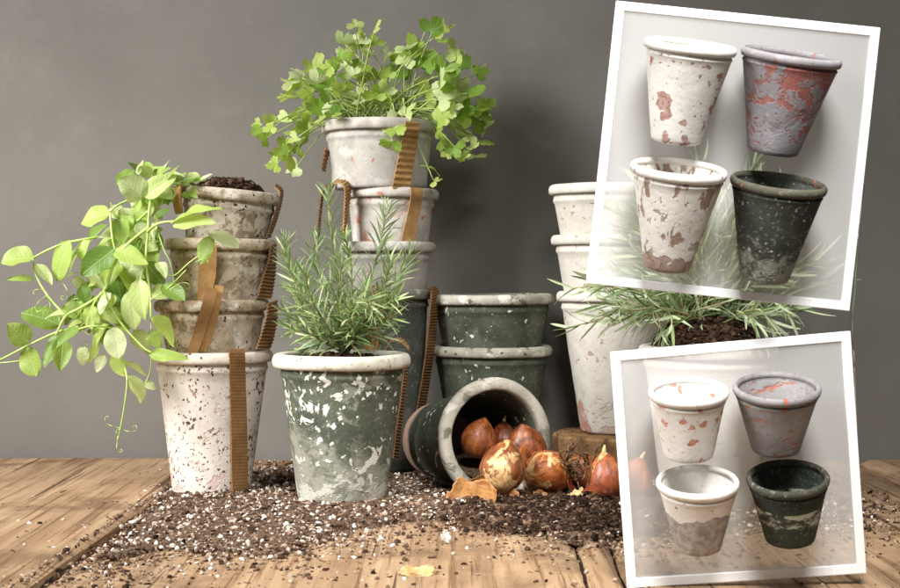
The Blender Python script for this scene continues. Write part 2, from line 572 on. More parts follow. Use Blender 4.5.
# front pot
DF = 1.447
sf = F / DF
FP = make_pot('large green pot with flaking white paint holding rosemary, standing in front of the middle stack', 69.2 / sf, zz(353, DF), 43.5 / sf, (at(342, DF), DF, 0),
              pot_mat('flaking_green', srgb(90, 95, 80), srgb(70, 75, 63),
                      [patch(srgb(150, 148, 132), 19, 0.50, soft=0.09, z=(0.045, 0.105, 0.10, -0.16), det=6, rough=.68, op=0.85),
                       patch(srgb(96, 98, 84), 60, 0.62, soft=0.05, op=0.6, z=(0.03, 0.10, 0.03, -0.02)),
                       patch(srgb(150, 152, 138), 48, 0.62, soft=0.05, op=0.6),
                       patch(srgb(210, 208, 196), 50, 0.615, soft=0.015, h=0.7, cl=0.38, cs=22, dist=0.7, rough=0.6),
                       patch(srgb(182, 180, 168), 38, 0.60, soft=0.035, rough=.65, h=0.5, cl=0.4, cs=20, dist=0.6, z=(0.02, 0.07, 0.04, -0.15)),
                       dict(kind='speck', col=srgb(228, 226, 216), scale=95, thr=0.36, soft=0.02, cl=0.9, cs=22, h=0.6, z=(0.05, 0.12, -0.10, 0.11)),
                       dict(kind='patch', col=srgb(84, 80, 64), scale=58, thr=0.70, soft=0.02, h=-0.5)], 17, grime=0.3),
              pot_mat('cream_rim', srgb(214, 208, 194), srgb(192, 186, 168),
                      [patch(srgb(152, 146, 122), 34, 0.60, soft=0.06, op=0.7), patch(srgb(172, 112, 88), 42, 0.70, soft=0.03), chips(srgb(120, 112, 92), 130, 0.40)], 18),
              rl='cream white worn rim', lip=0.0145, over=0.0075, rot=(0, 0, R(25)))

# green stack
DG = 1.735
sg = F / DG
def green(seed, a=srgb(82, 88, 72), b=srgb(62, 68, 55), thr=0.37):
    return pot_mat('dark_green_%d' % seed, a, b,
                   [patch(srgb(104, 106, 92), 20, 0.58, soft=0.08, op=0.6), patch(srgb(212, 208, 194), 30, 0.68, soft=0.008, h=0.6, dist=0.8),
                    dict(kind='speck', col=srgb(218, 214, 200), scale=85, thr=thr, soft=0.02, cl=1.0, cs=26, h=0.6)], seed)
def greenrim(seed):
    return pot_mat('green_rim_%d' % seed, srgb(176, 172, 158), srgb(140, 138, 124),
                   [patch(srgb(98, 100, 86), 38, 0.60, soft=0.04), patch(srgb(205, 200, 188), 45, 0.60, soft=0.04), chips(srgb(84, 82, 70), 120, 0.40)], seed)
G2 = make_pot('lower dark green pot of the pair stacked behind the tipped pot', 0.0752, zz(345, DG), 0.047, (at(491.5, DG), DG, 0), green(19), greenrim(20), (0, 0, R(70)), 'green pots nested in a pair')
G1 = make_pot('upper dark green pot of the pair stacked behind the tipped pot', 0.0762, 0.12, 0.051, (at(492.5, DG), DG, zz(294, DG) - 0.12), green(21), greenrim(22), (0, R(-0.5), R(150)), 'green pots nested in a pair')

# right stack on a wooden disc
DR = 1.70
disc_h = zz(431, DR)
def offwhite(seed, terr=0.70, z=None):
    L = [patch(srgb(184, 140, 120), 52, terr, soft=0.03, cl=0.2, rough=0.7), patch(srgb(196, 188, 176), 15, 0.56, soft=0.1, op=0.7), chips(srgb(170, 150, 134), 90, 0.42, h=-0.8)]
    if z: L[0]['z'] = z
    return pot_mat('off_white_%d' % seed, srgb(212, 207, 198), srgb(196, 190, 180), L, seed, grime=0.25, grain=1.8)
R1 = make_pot('tall off-white pot with terracotta peeling at its foot, standing on the wooden disc', 0.0715, zz(291, DR) - disc_h, 0.0425, (at(615.5, DR), DR, disc_h),
              offwhite(23, 0.67, (0.02, 0.06, 0.14, -0.10)), offwhite(24), (0, 0, R(10)), 'pots in the right stack', wob=0.001)
R2 = make_pot('middle off-white pot of the right stack behind the upper panel', 0.066, 0.125, 0.042, (at(605.5, DR), DR, zz(235, DR) - 0.125), offwhite(25), offwhite(26), (0, 0, R(90)), 'pots in the right stack')
R3 = make_pot('topmost off-white pot of the right stack beside the upper panel edge', 0.066, 0.118, 0.042, (at(603, DR), DR, zz(185, DR) - 0.118), offwhite(27), offwhite(28), (0, 0, R(170)), 'pots in the right stack')

# lavender pot
DV = 1.45
LV = make_pot('large off-white pot holding the lavender, behind the lower panel', 0.072, zz(345, DV), 0.047, (at(708, DV), DV, 0), offwhite(29, 0.66), offwhite(30), (0, 0, R(60)))

# tipped pot
mouth = Vector((0.0505, 1.480, 0)); ang = math.atan2(-0.92, 0.39)   # heading of the mouth on the table
Rl, hl, rbl = 0.0645, 0.172, 0.043
slope = math.atan2(Rl - rbl, hl)
ax = Vector((math.cos(ang) * math.cos(slope), math.sin(ang) * math.cos(slope), math.sin(slope))).normalized()
mouth.z = Rl * math.cos(slope) + 0.001
base_c = mouth - ax * hl
q = Vector((0, 0, 1)).rotation_difference(ax)
TP = make_pot('dark green pot tipped on its side with bulbs spilling from its mouth', Rl, hl, rbl, base_c,
              pot_mat('tipped_green', srgb(84, 90, 74), srgb(66, 72, 60),
                      [patch(srgb(168, 138, 122), 14, 0.50, soft=0.06, z=(0.0, 0.05, 0.14, -0.25)), patch(srgb(214, 208, 196), 28, 0.67, soft=0.01, h=0.6, dist=0.9),
                       dict(kind='speck', col=srgb(214, 208, 196), scale=80, thr=0.40, soft=0.02, cl=1.0, cs=26, h=0.6)], 31),
              pot_mat('tipped_rim', srgb(192, 186, 172), srgb(164, 158, 144),
                      [patch(srgb(120, 120, 104), 40, 0.58, soft=0.05), patch(srgb(176, 130, 112), 46, 0.66, soft=0.04), patch(srgb(222, 218, 206), 30, 0.6, soft=0.05)], 32),
              rl='pale worn rim', lip=0.0135)
TP.rotation_mode = 'QUATERNION'
TP.rotation_quaternion = q @ Matrix.Rotation(R(200), 3, 'Z').to_quaternion()

# wooden disc (a slice of a log)
def disc_material():
    t = NT('log_slice')
    v = t.coord()
    w = t.n('ShaderNodeTexWave', wave_type='RINGS', rings_direction='Z')
    t.link(v, w.inputs['Vector'])
    w.inputs['Scale'].default_value = 60; w.inputs['Distortion'].default_value = 3
    c = t.mix(w.outputs[1], srgb(168, 130, 92), srgb(134, 98, 66))
    c = t.mix(t.ramp(t.noise(t.coord((0, 0, 0), (1, 1, 0.35)), 60, 5, 0.65), 0.42, 0.66), c, srgb(92, 68, 48))
    c = t.mix(t.ramp(t.noise(v, 140, 3), 0.6, 0.7, 0, 0.6), c, srgb(52, 40, 30))
    b = t.bsdf(c, 0.8, 0.2, t.noise(t.coord((0, 0, 0), (1, 1, 0.3)), 90, 5), 0.002, 1)
    return t.finish(b.outputs[0])
prof = [(0, 0), (0.064, 0), (0.0675, 0.002), (0.0695, 0.010), (0.0692, 0.028), (0.0697, disc_h - 0.006), (0.0675, disc_h - 0.002), (0.064, disc_h - 0.0008), (0.03, disc_h - 0.0006), (0, disc_h - 0.0006)]
v, f = lathe(prof, 96, 0.0022, 77)
o = mesh_obj('wooden_disc', v, f, disc_material(), loc=(at(609.5, DR), DR, 0))
tag(o, 'thick round wooden slice under the right stack of pots', 'wooden stand')

# ------------------------------------------------------------------ soil, perlite
def soil_material(name, stops, rough=0.95, spec=0.15, bump=None):
    t = NT(name)
    g = t.n('ShaderNodeNewGeometry')
    v = t.coord()
    c = t.cramp(g.outputs['Random Per Island'], stops)
    c = t.mix(t.ramp(t.noise(v, 420, 3), 0.4, 0.7, 0, 0.4), c, t.mix(1.0, c, (0.5, 0.47, 0.44, 1), 'MULTIPLY'))
    b = t.bsdf(c, rough, spec, t.noise(v, 700, 3), 0.0006, 0.8)
    return t.finish(b.outputs[0])
M_SOIL = soil_material('soil_crumbs', [(0.0, srgb(44, 32, 25)), (0.3, srgb(76, 57, 44)), (0.6, srgb(112, 89, 72)), (0.85, srgb(150, 126, 106)), (1.0, srgb(186, 166, 146))])
M_DARK = soil_material('dark_soil', [(0.0, srgb(30, 20, 15)), (0.5, srgb(52, 36, 27)), (0.85, srgb(80, 58, 44)), (1.0, srgb(120, 94, 72))])
M_PERL = soil_material('perlite_grains', [(0.0, srgb(150, 134, 118)), (0.35, srgb(190, 176, 162)), (0.7, srgb(222, 214, 204)), (1.0, srgb(238, 234, 228))], 0.8, 0.3)
def flatsoil():
    t = NT('soil_bed')
    v = t.coord()
    c = t.cramp(t.noise(v, 300, 5, 0.7), [(0.3, srgb(50, 37, 29)), (0.5, srgb(98, 76, 60)), (0.7, srgb(160, 138, 116))])
    b = t.bsdf(c, 0.95, 0.1, t.noise(v, 380, 5, 0.7), 0.003, 1)
    return t.finish(b.outputs[0])
M_BED = flatsoil()

ICO_V = []
g = (1 + 5 ** 0.5) / 2
for a_ in (-1, 1):
    for b_ in (-g, g):
        ICO_V += [(0, a_, b_), (a_, b_, 0), (b_, 0, a_)]
ICO_V = np.array(ICO_V) / math.sqrt(1 + g * g)
ICO_F = []
for i in range(12):
    for j in range(i + 1, 12):
        for k in range(j + 1, 12):
            dd = [np.linalg.norm(ICO_V[i] - ICO_V[j]), np.linalg.norm(ICO_V[j] - ICO_V[k]), np.linalg.norm(ICO_V[i] - ICO_V[k])]
            if max(dd) < 1.1:
                nrm = np.cross(ICO_V[j] - ICO_V[i], ICO_V[k] - ICO_V[i])
                ICO_F.append((i, j, k) if np.dot(nrm, ICO_V[i]) > 0 else (i, k, j))
ICO_F = np.array(ICO_F)

def grains(name, pos, size, mat, stretch=(0.6, 1.5), flat=0.75, jit=0.28):
    """many little lumps in one mesh"""
    n = len(pos)
    pos = np.asarray(pos); size = np.asarray(size)
    V = np.repeat(ICO_V[None], n, 0) * (1 + rng.uniform(-jit, jit, (n, 12, 1)))
    s = rng.uniform(stretch[0], stretch[1], (n, 1, 3))
    s[:, :, 2] *= flat
    V = V * s
    a = rng.uniform(0, 2 * np.pi, n); b = rng.normal(0, 0.5, n)
    ca, sa, cb, sb = np.cos(a), np.sin(a), np.cos(b), np.sin(b)
    x, y, z = V[..., 0], V[..., 1], V[..., 2]
    y, z = y * cb[:, None] - z * sb[:, None], y * sb[:, None] + z * cb[:, None]
    x, y = x * ca[:, None] - y * sa[:, None], x * sa[:, None] + y * ca[:, None]
    V = np.stack([x, y, z], -1) * size[:, None, None] + pos[:, None, :]
    Fc = (ICO_F[None] + (np.arange(n) * 12)[:, None, None]).reshape(-1, 3)
    me = bpy.data.meshes.new(name)
    me.vertices.add(n * 12); me.vertices.foreach_set('co', V.reshape(-1).astype(np.float32))
    me.loops.add(len(Fc) * 3); me.loops.foreach_set('vertex_index', Fc.reshape(-1).astype(np.int32))
    me.polygons.add(len(Fc)); me.polygons.foreach_set('loop_start', (np.arange(len(Fc)) * 3).astype(np.int32))
    me.materials.append(mat)
    me.update(calc_edges=True); me.validate()
    me.shade_flat()
    o = bpy.data.objects.new(name, me)
    COL.objects.link(o)
    return o

# outline of the spilled soil, as it lies on the table
poly_px = [(60, 578), (112, 536), (150, 505), (172, 486), (215, 476), (262, 470), (300, 463), (340, 466), (420, 476), (520, 482), (575, 486), (660, 482), (790, 500),
           (860, 508), (850, 525), (720, 530), (640, 540), (560, 540), (505, 532), (440, 522), (395, 526), (345, 538), (300, 554), (235, 560), (170, 552), (110, 568)]
poly = np.array([((x - 450) * tabD(y) / F, tabD(y)) for x, y in poly_px])
def inside_dist(pts):
    """signed distance: positive inside the outline"""
    a = poly; b = np.roll(poly, -1, 0)
    d = np.full(len(pts), 1e9); ins = np.zeros(len(pts), bool)
    for p, q_ in zip(a, b):
        e = q_ - p; w = pts - p
        t_ = np.clip((w @ e) / (e @ e), 0, 1)
        d = np.minimum(d, np.linalg.norm(w - t_[:, None] * e, axis=1))
        c1 = (p[1] > pts[:, 1]) != (q_[1] > pts[:, 1])
        with np.errstate(divide='ignore', invalid='ignore'):
            xx = (q_[0] - p[0]) * (pts[:, 1] - p[1]) / (q_[1] - p[1]) + p[0]
        ins ^= c1 & (pts[:, 0] < xx)
    return np.where(ins, d, -d)
def fbm(x, y, s, seed=0.0):
    return mnoise.fractal(Vector((x * s + seed, y * s, seed)), 0.8, 2.0, 4)
MOUNDS = [(-0.245, 1.40, 0.05, 0.008), (-0.14, 1.36, 0.06, 0.006), (0.10, 1.42, 0.05, 0.004), (0.15, 1.38, 0.045, 0.006), (0.02, 1.42, 0.05, 0.005), (-0.05, 1.45, 0.05, 0.006),
          (-0.33, 1.36, 0.04, 0.003), (0.17, 1.53, 0.05, 0.003)]
def soil_z(x, d, s):
    z = 0.0035 * min(max(s / 0.03, 0), 1)
    for mx, md, w, h in MOUNDS:
        z += h * math.exp(-((x - mx) ** 2 + (d - md) ** 2) / (2 * w * w)) * min(max(s / 0.03, 0), 1)
    return z
# bed
xs = np.arange(-0.40, 0.42, 0.0042); ds = np.arange(1.09, 1.72, 0.0042)
gx, gd = np.meshgrid(xs, ds)
pts = np.stack([gx.ravel(), gd.ravel()], 1)
sd = inside_dist(pts)
nz = np.array([fbm(p[0], p[1], 28) for p in pts])
val = sd + 0.020 * nz - 0.05 * np.exp(-((pts[:, 0] - (-0.3250 + VPX * (pts[:, 1] - 1.08))) / 0.012) ** 2) * (pts[:, 1] < 1.48)
zs = np.array([soil_z(p[0], p[1], v_) + 0.0022 * fbm(p[0], p[1], 90, 5) for p, v_ in zip(pts, val)])
zs = np.where(val < 0.017, -0.003, zs + 0.0005)
W = len(xs); Hn = len(ds)
keep = val.reshape(Hn, W) > -0.004
ff = []
for j in range(Hn - 1):
    for i in range(W - 1):
        if keep[j, i] and keep[j, i + 1] and keep[j + 1, i] and keep[j + 1, i + 1]:
            ff.append((j * W + i, j * W + i + 1, (j + 1) * W + i + 1, (j + 1) * W + i))
used = sorted({i for q_ in ff for i in q_}); remap = {u: k for k, u in enumerate(used)}
o = mesh_obj('soil_bed', [(pts[u, 0], pts[u, 1], zs[u]) for u in used], [tuple(remap[i] for i in q_) for q_ in ff], M_BED)
tag(o, 'layer of dark crumbly potting soil spilled across the wooden table', 'soil', kind='stuff')

STAND = [(L1, 0.043), (FP, 0.046), (M4, 0.047), (G2, 0.048), (LV, 0.048)]
def blocked(x, d):
    if -0.008 < x - edge_x(-0.3250, d) < 0.009 and rng.random() < 0.95 and d < 1.5:
        return True
    for p, r in STAND:
        if (x - p.location.x) ** 2 + (d - p.location.y) ** 2 < (r + 0.001) ** 2:
            return True
    return False
def scatter(n, spread, outside, smin, smax, power, box=(-0.55, 0.50, 1.03, 1.79), sink=0.3, bias=None):
    out, sz = [], []
    while len(out) < n:
        k = n * 3
        c = np.stack([rng.uniform(box[0], box[1], k), rng.uniform(box[2], box[3], k)], 1)
        s_ = inside_dist(c)
        for (x, d), s in zip(c, s_):
            s2 = s + 0.02 * fbm(x, d, 28)
            pr = 1.0 if s2 > 0.008 else math.exp((s2 - 0.008) / spread) * 0.8 + outside
            if bias is not None:
                pr *= bias(x, d)
            if rng.random() > pr or blocked(x, d):
                continue
            r = smin + (smax - smin) * rng.random() ** power
            out.append((x, d, (soil_z(x, d, s2) if s2 > 0 else -0.001) + r * sink)); sz.append(r)
            if len(out) >= n:
                break
    return out, sz
def gravel_bias(x, d):
    # perlite lies mostly on the left, dark compost under the bulbs
    c = 0.35 + 0.9 * min(max((fbm(x, d, 17, 8.0) + 0.25) / 0.5, 0), 1)
    return c * (0.30 + 0.55 / (1 + math.exp((x - 0.02) / 0.03)) + (0.35 if x > 0.22 else 0))
p, s = scatter(27000, 0.042, 0.010, 0.0005, 0.0024, 2.6)
tag(grains('soil_crumbs', p, s, M_SOIL, (0.45, 1.6), 0.7, 0.42), 'brown crumbs of potting soil strewn over the table', 'soil crumbs', kind='stuff')
p, s = scatter(3300, 0.028, 0.03, 0.0005, 0.0024, 2.4, bias=gravel_bias, sink=0.55)
tag(grains('perlite', p, s, M_PERL, (0.6, 1.4), 0.85, 0.4), 'white perlite granules scattered through the soil', 'perlite', kind='stuff')
p, s = scatter(260, 0.03, 0.06, 0.0022, 0.0046, 2.5, sink=0.4)
tag(grains('bark_chips', p, s, M_DARK, (0.35, 1.7), 0.6), 'larger dark bark bits lying on the soil', 'bark chips', kind='stuff')
p, s = scatter(7500, 0.02, 0.0, 0.0008, 0.0036, 2.6, box=(-0.06, 0.21, 1.28, 1.56), sink=0.4, bias=lambda x, d: min(max((x + 0.02 + 0.05 * fbm(x, d, 20, 3.0)) / 0.07, 0.02), 1))
tag(grains('dark_compost', p, s, M_DARK, (0.28, 1.7), 0.7, 0.45), 'dark compost lumps heaped under the bulbs', 'compost', kind='stuff')

fib = MB()
fp, fs = scatter(170, 0.02, 0.02, 0.004, 0.011, 1.5, sink=0)
for (x, y, z), l_ in zip(fp, fs):
    a = random.uniform(0, 6.28); c_, s_ = math.cos(a), math.sin(a); b = random.uniform(-.5, .5)
    o3 = Vector((x, y, z + 0.0016))
    tube(fib, catmull([o3 - Vector((c_ * l_, s_ * l_, 0.001)), o3 + Vector((-s_ * l_ * b, c_ * l_ * b, 0.0012)), o3 + Vector((c_ * l_, s_ * l_, 0.0004))], 4), 0.00034, 0.0002, 4)
tag(fib.build('soil_fibres', M_SOIL), 'thin brown fibres and rootlets mixed into the spilled soil', 'fibres', kind='stuff')

def mound(name, label, centre, rad, top, n, smin=0.001, smax=0.0036, cover=None):
    """domed soil inside a pot's mouth: a closed lump with crumbs of the same mesh"""
    prof = [(0, -0.012), (rad * .9, -0.012)] + [(rad * math.cos(a), top * math.sin(a)) for a in np.linspace(0, math.pi / 2, 8)]
    v_, f_ = lathe(prof, 40, 0.003, len(label))
    o_ = mesh_obj(name, v_, f_, M_DARK, loc=centre)
    tag(o_, label, 'soil', kind='stuff')
    rr = rad * np.sqrt(rng.random(n)); aa = rng.uniform(0, 2 * np.pi, n)
    pp = np.stack([rr * np.cos(aa), rr * np.sin(aa), top * np.sqrt(np.maximum(1 - (rr / rad) ** 2, 0)) + 0.0008], 1)
    g_ = grains('soil_lumps', pp, smin + (smax - smin) * rng.random(n) ** 2, M_DARK, (0.4, 1.6))
    g_.parent = o_
    g_['kind'] = 'stuff'
    return o_
mound('potting_soil', 'dark soil heaped in the topmost pot of the left stack', (at(230, DL), DL, zz(190, DL) - 0.006), 0.0375, 0.017, 1000).rotation_euler = (0, R(5), 0)
mound('potting_soil', 'dark soil filling the pot of coriander', (at(379.5, DM), DM, zz(124, DM) - 0.010), 0.0545, 0.006, 300)
mound('potting_soil', 'dark soil at the foot of the rosemary', (at(342, DF), DF, zz(353, DF) - 0.012), 0.0525, 0.010, 400)
mound('potting_soil', 'dark soil ball standing proud of the lavender pot', (at(708, DV), DV, zz(345, DV) - 0.006), 0.0555, 0.036, 1400, 0.001, 0.004)

# soil lying inside the tipped pot: fills the lowest part of its mouth
def tipped_fill():
    Z = ax; X = Vector((ax.y, -ax.x, 0)).normalized(); Y = Z.cross(X)
    if Y.z < 0: Y = -Y
    v_, f_ = [], []
    nt, na = 9, 12
    for i in range(nt + 1):
        t_ = 0.02 + 0.150 * i / nt
        c = base_c + Z * t_
        rr = (rbl + (Rl - 0.0055 - rbl) * t_ / hl) - 0.0095
        lev = -0.010 - 0.030 * (i / nt) ** 1.5     # soil level under the axis
        lev = max(lev, -rr * 0.93)
        half = math.acos(min(max(-lev / rr, -1), 1))
        for k in range(na + 1):
            a = -half + 2 * half * k / na
            v_.append(c + X * (rr * math.sin(a)) - Y * (rr * math.cos(a)))
        for k in range(na + 1):
            a = half - 2 * half * k / na
            v_.append(c + X * (rr * math.sin(a)) + Y * (lev + 0.003 * mnoise.noise(Vector((i * .7, k * .6, 3)))))
    M_ = 2 * (na + 1)
    for i in range(nt):
        for k in range(M_):
            k2 = (k + 1) % M_
            f_.append((i * M_ + k, i * M_ + k2, (i + 1) * M_ + k2, (i + 1) * M_ + k))
    f_.append(tuple(range(M_))); f_.append(tuple(nt * M_ + k for k in range(M_ - 1, -1, -1)))
    o_ = mesh_obj('potting_soil', v_, f_, M_BED)
    tag(o_, 'dark soil lying inside the tipped pot', 'soil', kind='stuff')
tipped_fill()

# ------------------------------------------------------------------ cardboard straps
def card_material(name, a, b):
    t = NT(name)
    v = t.coord()
    c = t.mix(t.ramp(t.noise(v, 55, 5, 0.6), 0.35, 0.65), a, b)
    c = t.mix(t.ramp(t.noise(v, 420, 2), 0.45, 0.7, 0, 0.35), c, t.mix(1.0, c, (0.6, 0.55, 0.5, 1), 'MULTIPLY'))
    bs = t.bsdf(c, 0.7, 0.3, t.noise(v, 300, 3), 0.0005, 0.7)
    return t.finish(bs.outputs[0])
M_CARD = card_material('cardboard', srgb(182, 142, 92), srgb(164, 124, 76))
M_CARD2 = card_material('dark_cardboard', srgb(150, 112, 70), srgb(130, 95, 58))
M_CARD3 = card_material('old_cardboard', srgb(138, 102, 64), srgb(112, 82, 52))

def strap(label, A, B, mat, wave=0.0, period=0.0045, thick=0.0014, liner=True):
    """ribbon between two edges A and B (lists of points of equal length)"""
    A = catmull(A, 26); B = catmull(B, 26)
    n = len(A)
    s = 0; L = [0]
    for i in range(1, n):
        s += ((A[i] + B[i]) / 2 - (A[i - 1] + B[i - 1]) / 2).length; L.append(s)
    # resample finely when waved
    if wave:
        m_ = max(int(s / period * 6), 12)
        ls = np.linspace(0, s, m_ + 1)
        A2, B2 = [], []
        for q_ in ls:
            i = min(max(int(np.searchsorted(L, q_)), 1), n - 1)
            t_ = (q_ - L[i - 1]) / max(L[i] - L[i - 1], 1e-9)
            A2.append(A[i - 1].lerp(A[i], t_)); B2.append(B[i - 1].lerp(B[i], t_))
        A, B, L, n = A2, B2, list(ls), m_ + 1
    mb = MB(); v_ = []
    K = 4
    for i in range(n):
        tan = (A[min(i + 1, n - 1)] + B[min(i + 1, n - 1)] - A[max(i - 1, 0)] - B[max(i - 1, 0)])
        w = B[i] - A[i]
        nn = tan.cross(w)
        nn = nn.normalized() if nn.length > 1e-12 else Vector((0, -1, 0))
        if nn.dot(Vector((0, 0, CH)) - A[i]) < 0: nn = -nn
        d = wave * math.sin(2 * math.pi * L[i] / period) if wave else 0
        jag = 0.0004 * mnoise.noise(Vector((L[i] * 400, 1, len(label))))
        for k in range(K + 1):
            p = A[i].lerp(B[i], k / K) + w.normalized() * (jag if k in (0, K) else 0)
            v_.append(p + nn * (d + thick / 2))
        for k in range(K, -1, -1):
            p = A[i].lerp(B[i], k / K) + w.normalized() * (jag if k in (0, K) else 0)
            v_.append(p + nn * (d - thick / 2))
    M_ = 2 * (K + 1); f_ = []
    for i in range(n - 1):
        for k in range(M_):
            k2 = (k + 1) % M_
            f_.append((i * M_ + k, i * M_ + k2, (i + 1) * M_ + k2, (i + 1) * M_ + k))
    f_.append(tuple(range(M_))); f_.append(tuple((n - 1) * M_ + k for k in range(M_ - 1, -1, -1)))
    o_ = mesh_obj('cardboard_strip', v_, f_, mat)
    try: o_.data.set_sharp_from_angle(angle=R(60))
    except Exception: pass
    tag(o_, label, 'cardboard strip', 'cardboard strips packed between the pots')
    return o_
def OP(pot, pts, off=0.002): return [on_pot(pot, x, y, off) for x, y in pts]
def PD(pts): return [P(*p) for p in pts]

strap('wide brown cardboard strip hanging down the front of the tall off-white left pot', [on_pot(L1, 229, 349, .003)] + OP(L1, [(229.5, 356), (230, 380), (231, 430), (232, 494)], .003),
      [on_pot(L1, 244.5, 348.5, .003)] + OP(L1, [(245, 356), (245.5, 380), (247, 430), (248, 493)], .003), M_CARD2, 0.00012, 0.0036)
strap('brown strip slanting down across the third left pot', OP(L2, [(206, 287), (201, 308), (194, 330), (187, 353)], .007), OP(L2, [(217.5, 289), (213, 308), (206, 330), (198, 354)], .007), M_CARD2)
strap('pale tan strip slanting behind the brown one on the third left pot', OP(L2, [(215, 285), (211, 308), (207, 330), (199, 352)], .0025), OP(L2, [(224, 286), (220, 308), (214, 330), (206, 352)], .0025), M_CARD)
strap('tan strip standing upright against the second left pot', OP(L3, [(200, 245), (198.5, 275), (197, 300)], .004), OP(L3, [(217, 245), (216, 275), (210, 300)], .004), M_CARD)
strap('short tan strip curling over the left of the soil-topped rim', PD([(180, 183, 1.515), (174, 190, 1.51), (173.5, 204, 1.515), (176, 214, 1.52)]), PD([(184, 181, 1.505), (181.5, 189, 1.50), (181.5, 203, 1.505), (183, 213, 1.51)]), M_CARD)
strap('dark corrugated strip down the right edge of the soil-topped left pot', PD([(274, 187, 1.545), (279.5, 194, 1.535), (274, 215, 1.53), (266, 238, 1.52)]), PD([(276, 184, 1.575), (283, 192, 1.565), (278, 216, 1.56), (270, 238, 1.55)]), M_CARD3, 0.0005, 0.0034)
strap('dark corrugated strip along the right edge of the second left pot', PD([(271, 245, 1.505), (268, 262, 1.51), (262, 280, 1.51), (257, 298, 1.51)]), PD([(276, 244, 1.54), (276, 262, 1.54), (274, 282, 1.54), (271, 299, 1.53)]), M_CARD3, 0.0008, 0.0040)
strap('brown corrugated strip bulging at the right of the third left pot', PD([(268, 303, 1.515), (266, 318, 1.51), (261, 335, 1.505), (256, 349, 1.50)]), PD([(277, 300, 1.54), (277, 318, 1.54), (274, 336, 1.53), (270, 349, 1.52)]), M_CARD2, 0.0009, 0.0042)

strap('corrugated tan strip running down the front of the coriander pot', [on_pot(M1, 405, 121, .004)] + OP(M1, [(404.5, 130), (402, 140), (397, 163), (392, 188)], .004),
      [on_pot(M1, 419, 122, .004)] + OP(M1, [(419, 131), (417, 142), (413.5, 164), (409.5, 189)], .004), M_CARD, 0.0010, 0.0075)
strap('tan strip down the front of the terracotta-flecked middle pot', [on_pot(M2, 410, 187, .004)] + OP(M2, [(411, 194), (409, 206), (405, 224), (401, 241)], .004),
      [on_pot(M2, 423, 188, .004)] + OP(M2, [(422.5, 196), (420.5, 208), (417, 226), (414.5, 242)], .004), M_CARD)
strap('small strip dangling left of the coriander pot', PD([(325, 148, 1.70), (323, 160, 1.70), (321.5, 171, 1.70)]), PD([(329.5, 151, 1.71), (327, 161, 1.71), (325, 172, 1.71)]), M_CARD2, 0.0008, 0.005)
strap('long thin corrugated strip bowing out left of the second middle pot', PD([(338, 184, 1.69), (323, 190, 1.69), (319, 210, 1.69), (317, 232, 1.69), (313, 250, 1.69)]), PD([(340, 181, 1.72), (326, 187, 1.72), (321.5, 211, 1.72), (319.5, 233, 1.72), (316, 251, 1.72)]), M_CARD3, 0.0005, 0.0034)
strap('pale strip folded against the left of the second middle pot', PD([(334, 183, 1.66), (344, 186, 1.655), (344, 212, 1.66), (342.5, 240, 1.66)]), PD([(338, 180, 1.685), (350, 183, 1.68), (348.5, 212, 1.68), (346.5, 240, 1.68)]), M_CARD, 0.0007, 0.0042)
strap('dark strip standing along the right of the dark grey-green pot', PD([(427, 289, 1.675), (431, 294, 1.68), (428, 330, 1.68), (424, 365, 1.68), (415, 420, 1.68)]), PD([(432, 287, 1.70), (438.5, 292, 1.71), (436, 330, 1.71), (432, 365, 1.71), (423, 422, 1.71)]), M_CARD3, 0.0005, 0.0036)
strap('thin corrugated strip between the front pot and the tipped pot', PD([(404, 366, 1.56), (401, 395, 1.56), (397, 425, 1.56), (393, 458, 1.56)]), PD([(408, 366, 1.585), (405, 396, 1.585), (401.5, 426, 1.585), (398, 459, 1.585)]), M_CARD2, 0.0006, 0.0036)
strap('orange-brown strip standing behind the rosemary', OP(M4, [(372, 285), (370, 310), (367, 335), (362, 360)], .004), OP(M4, [(384, 286), (383, 310), (380, 335), (376, 360)], .004), M_CARD)
strap('curled tan strip lying behind the rim of the front pot', PD([(385, 350, 1.52), (392, 341, 1.52), (401, 342, 1.52), (409, 349, 1.52)]), PD([(386, 350, 1.55), (394, 339, 1.55), (403, 340, 1.55), (410, 349, 1.55)]), M_CARD, 0.0006, 0.004)

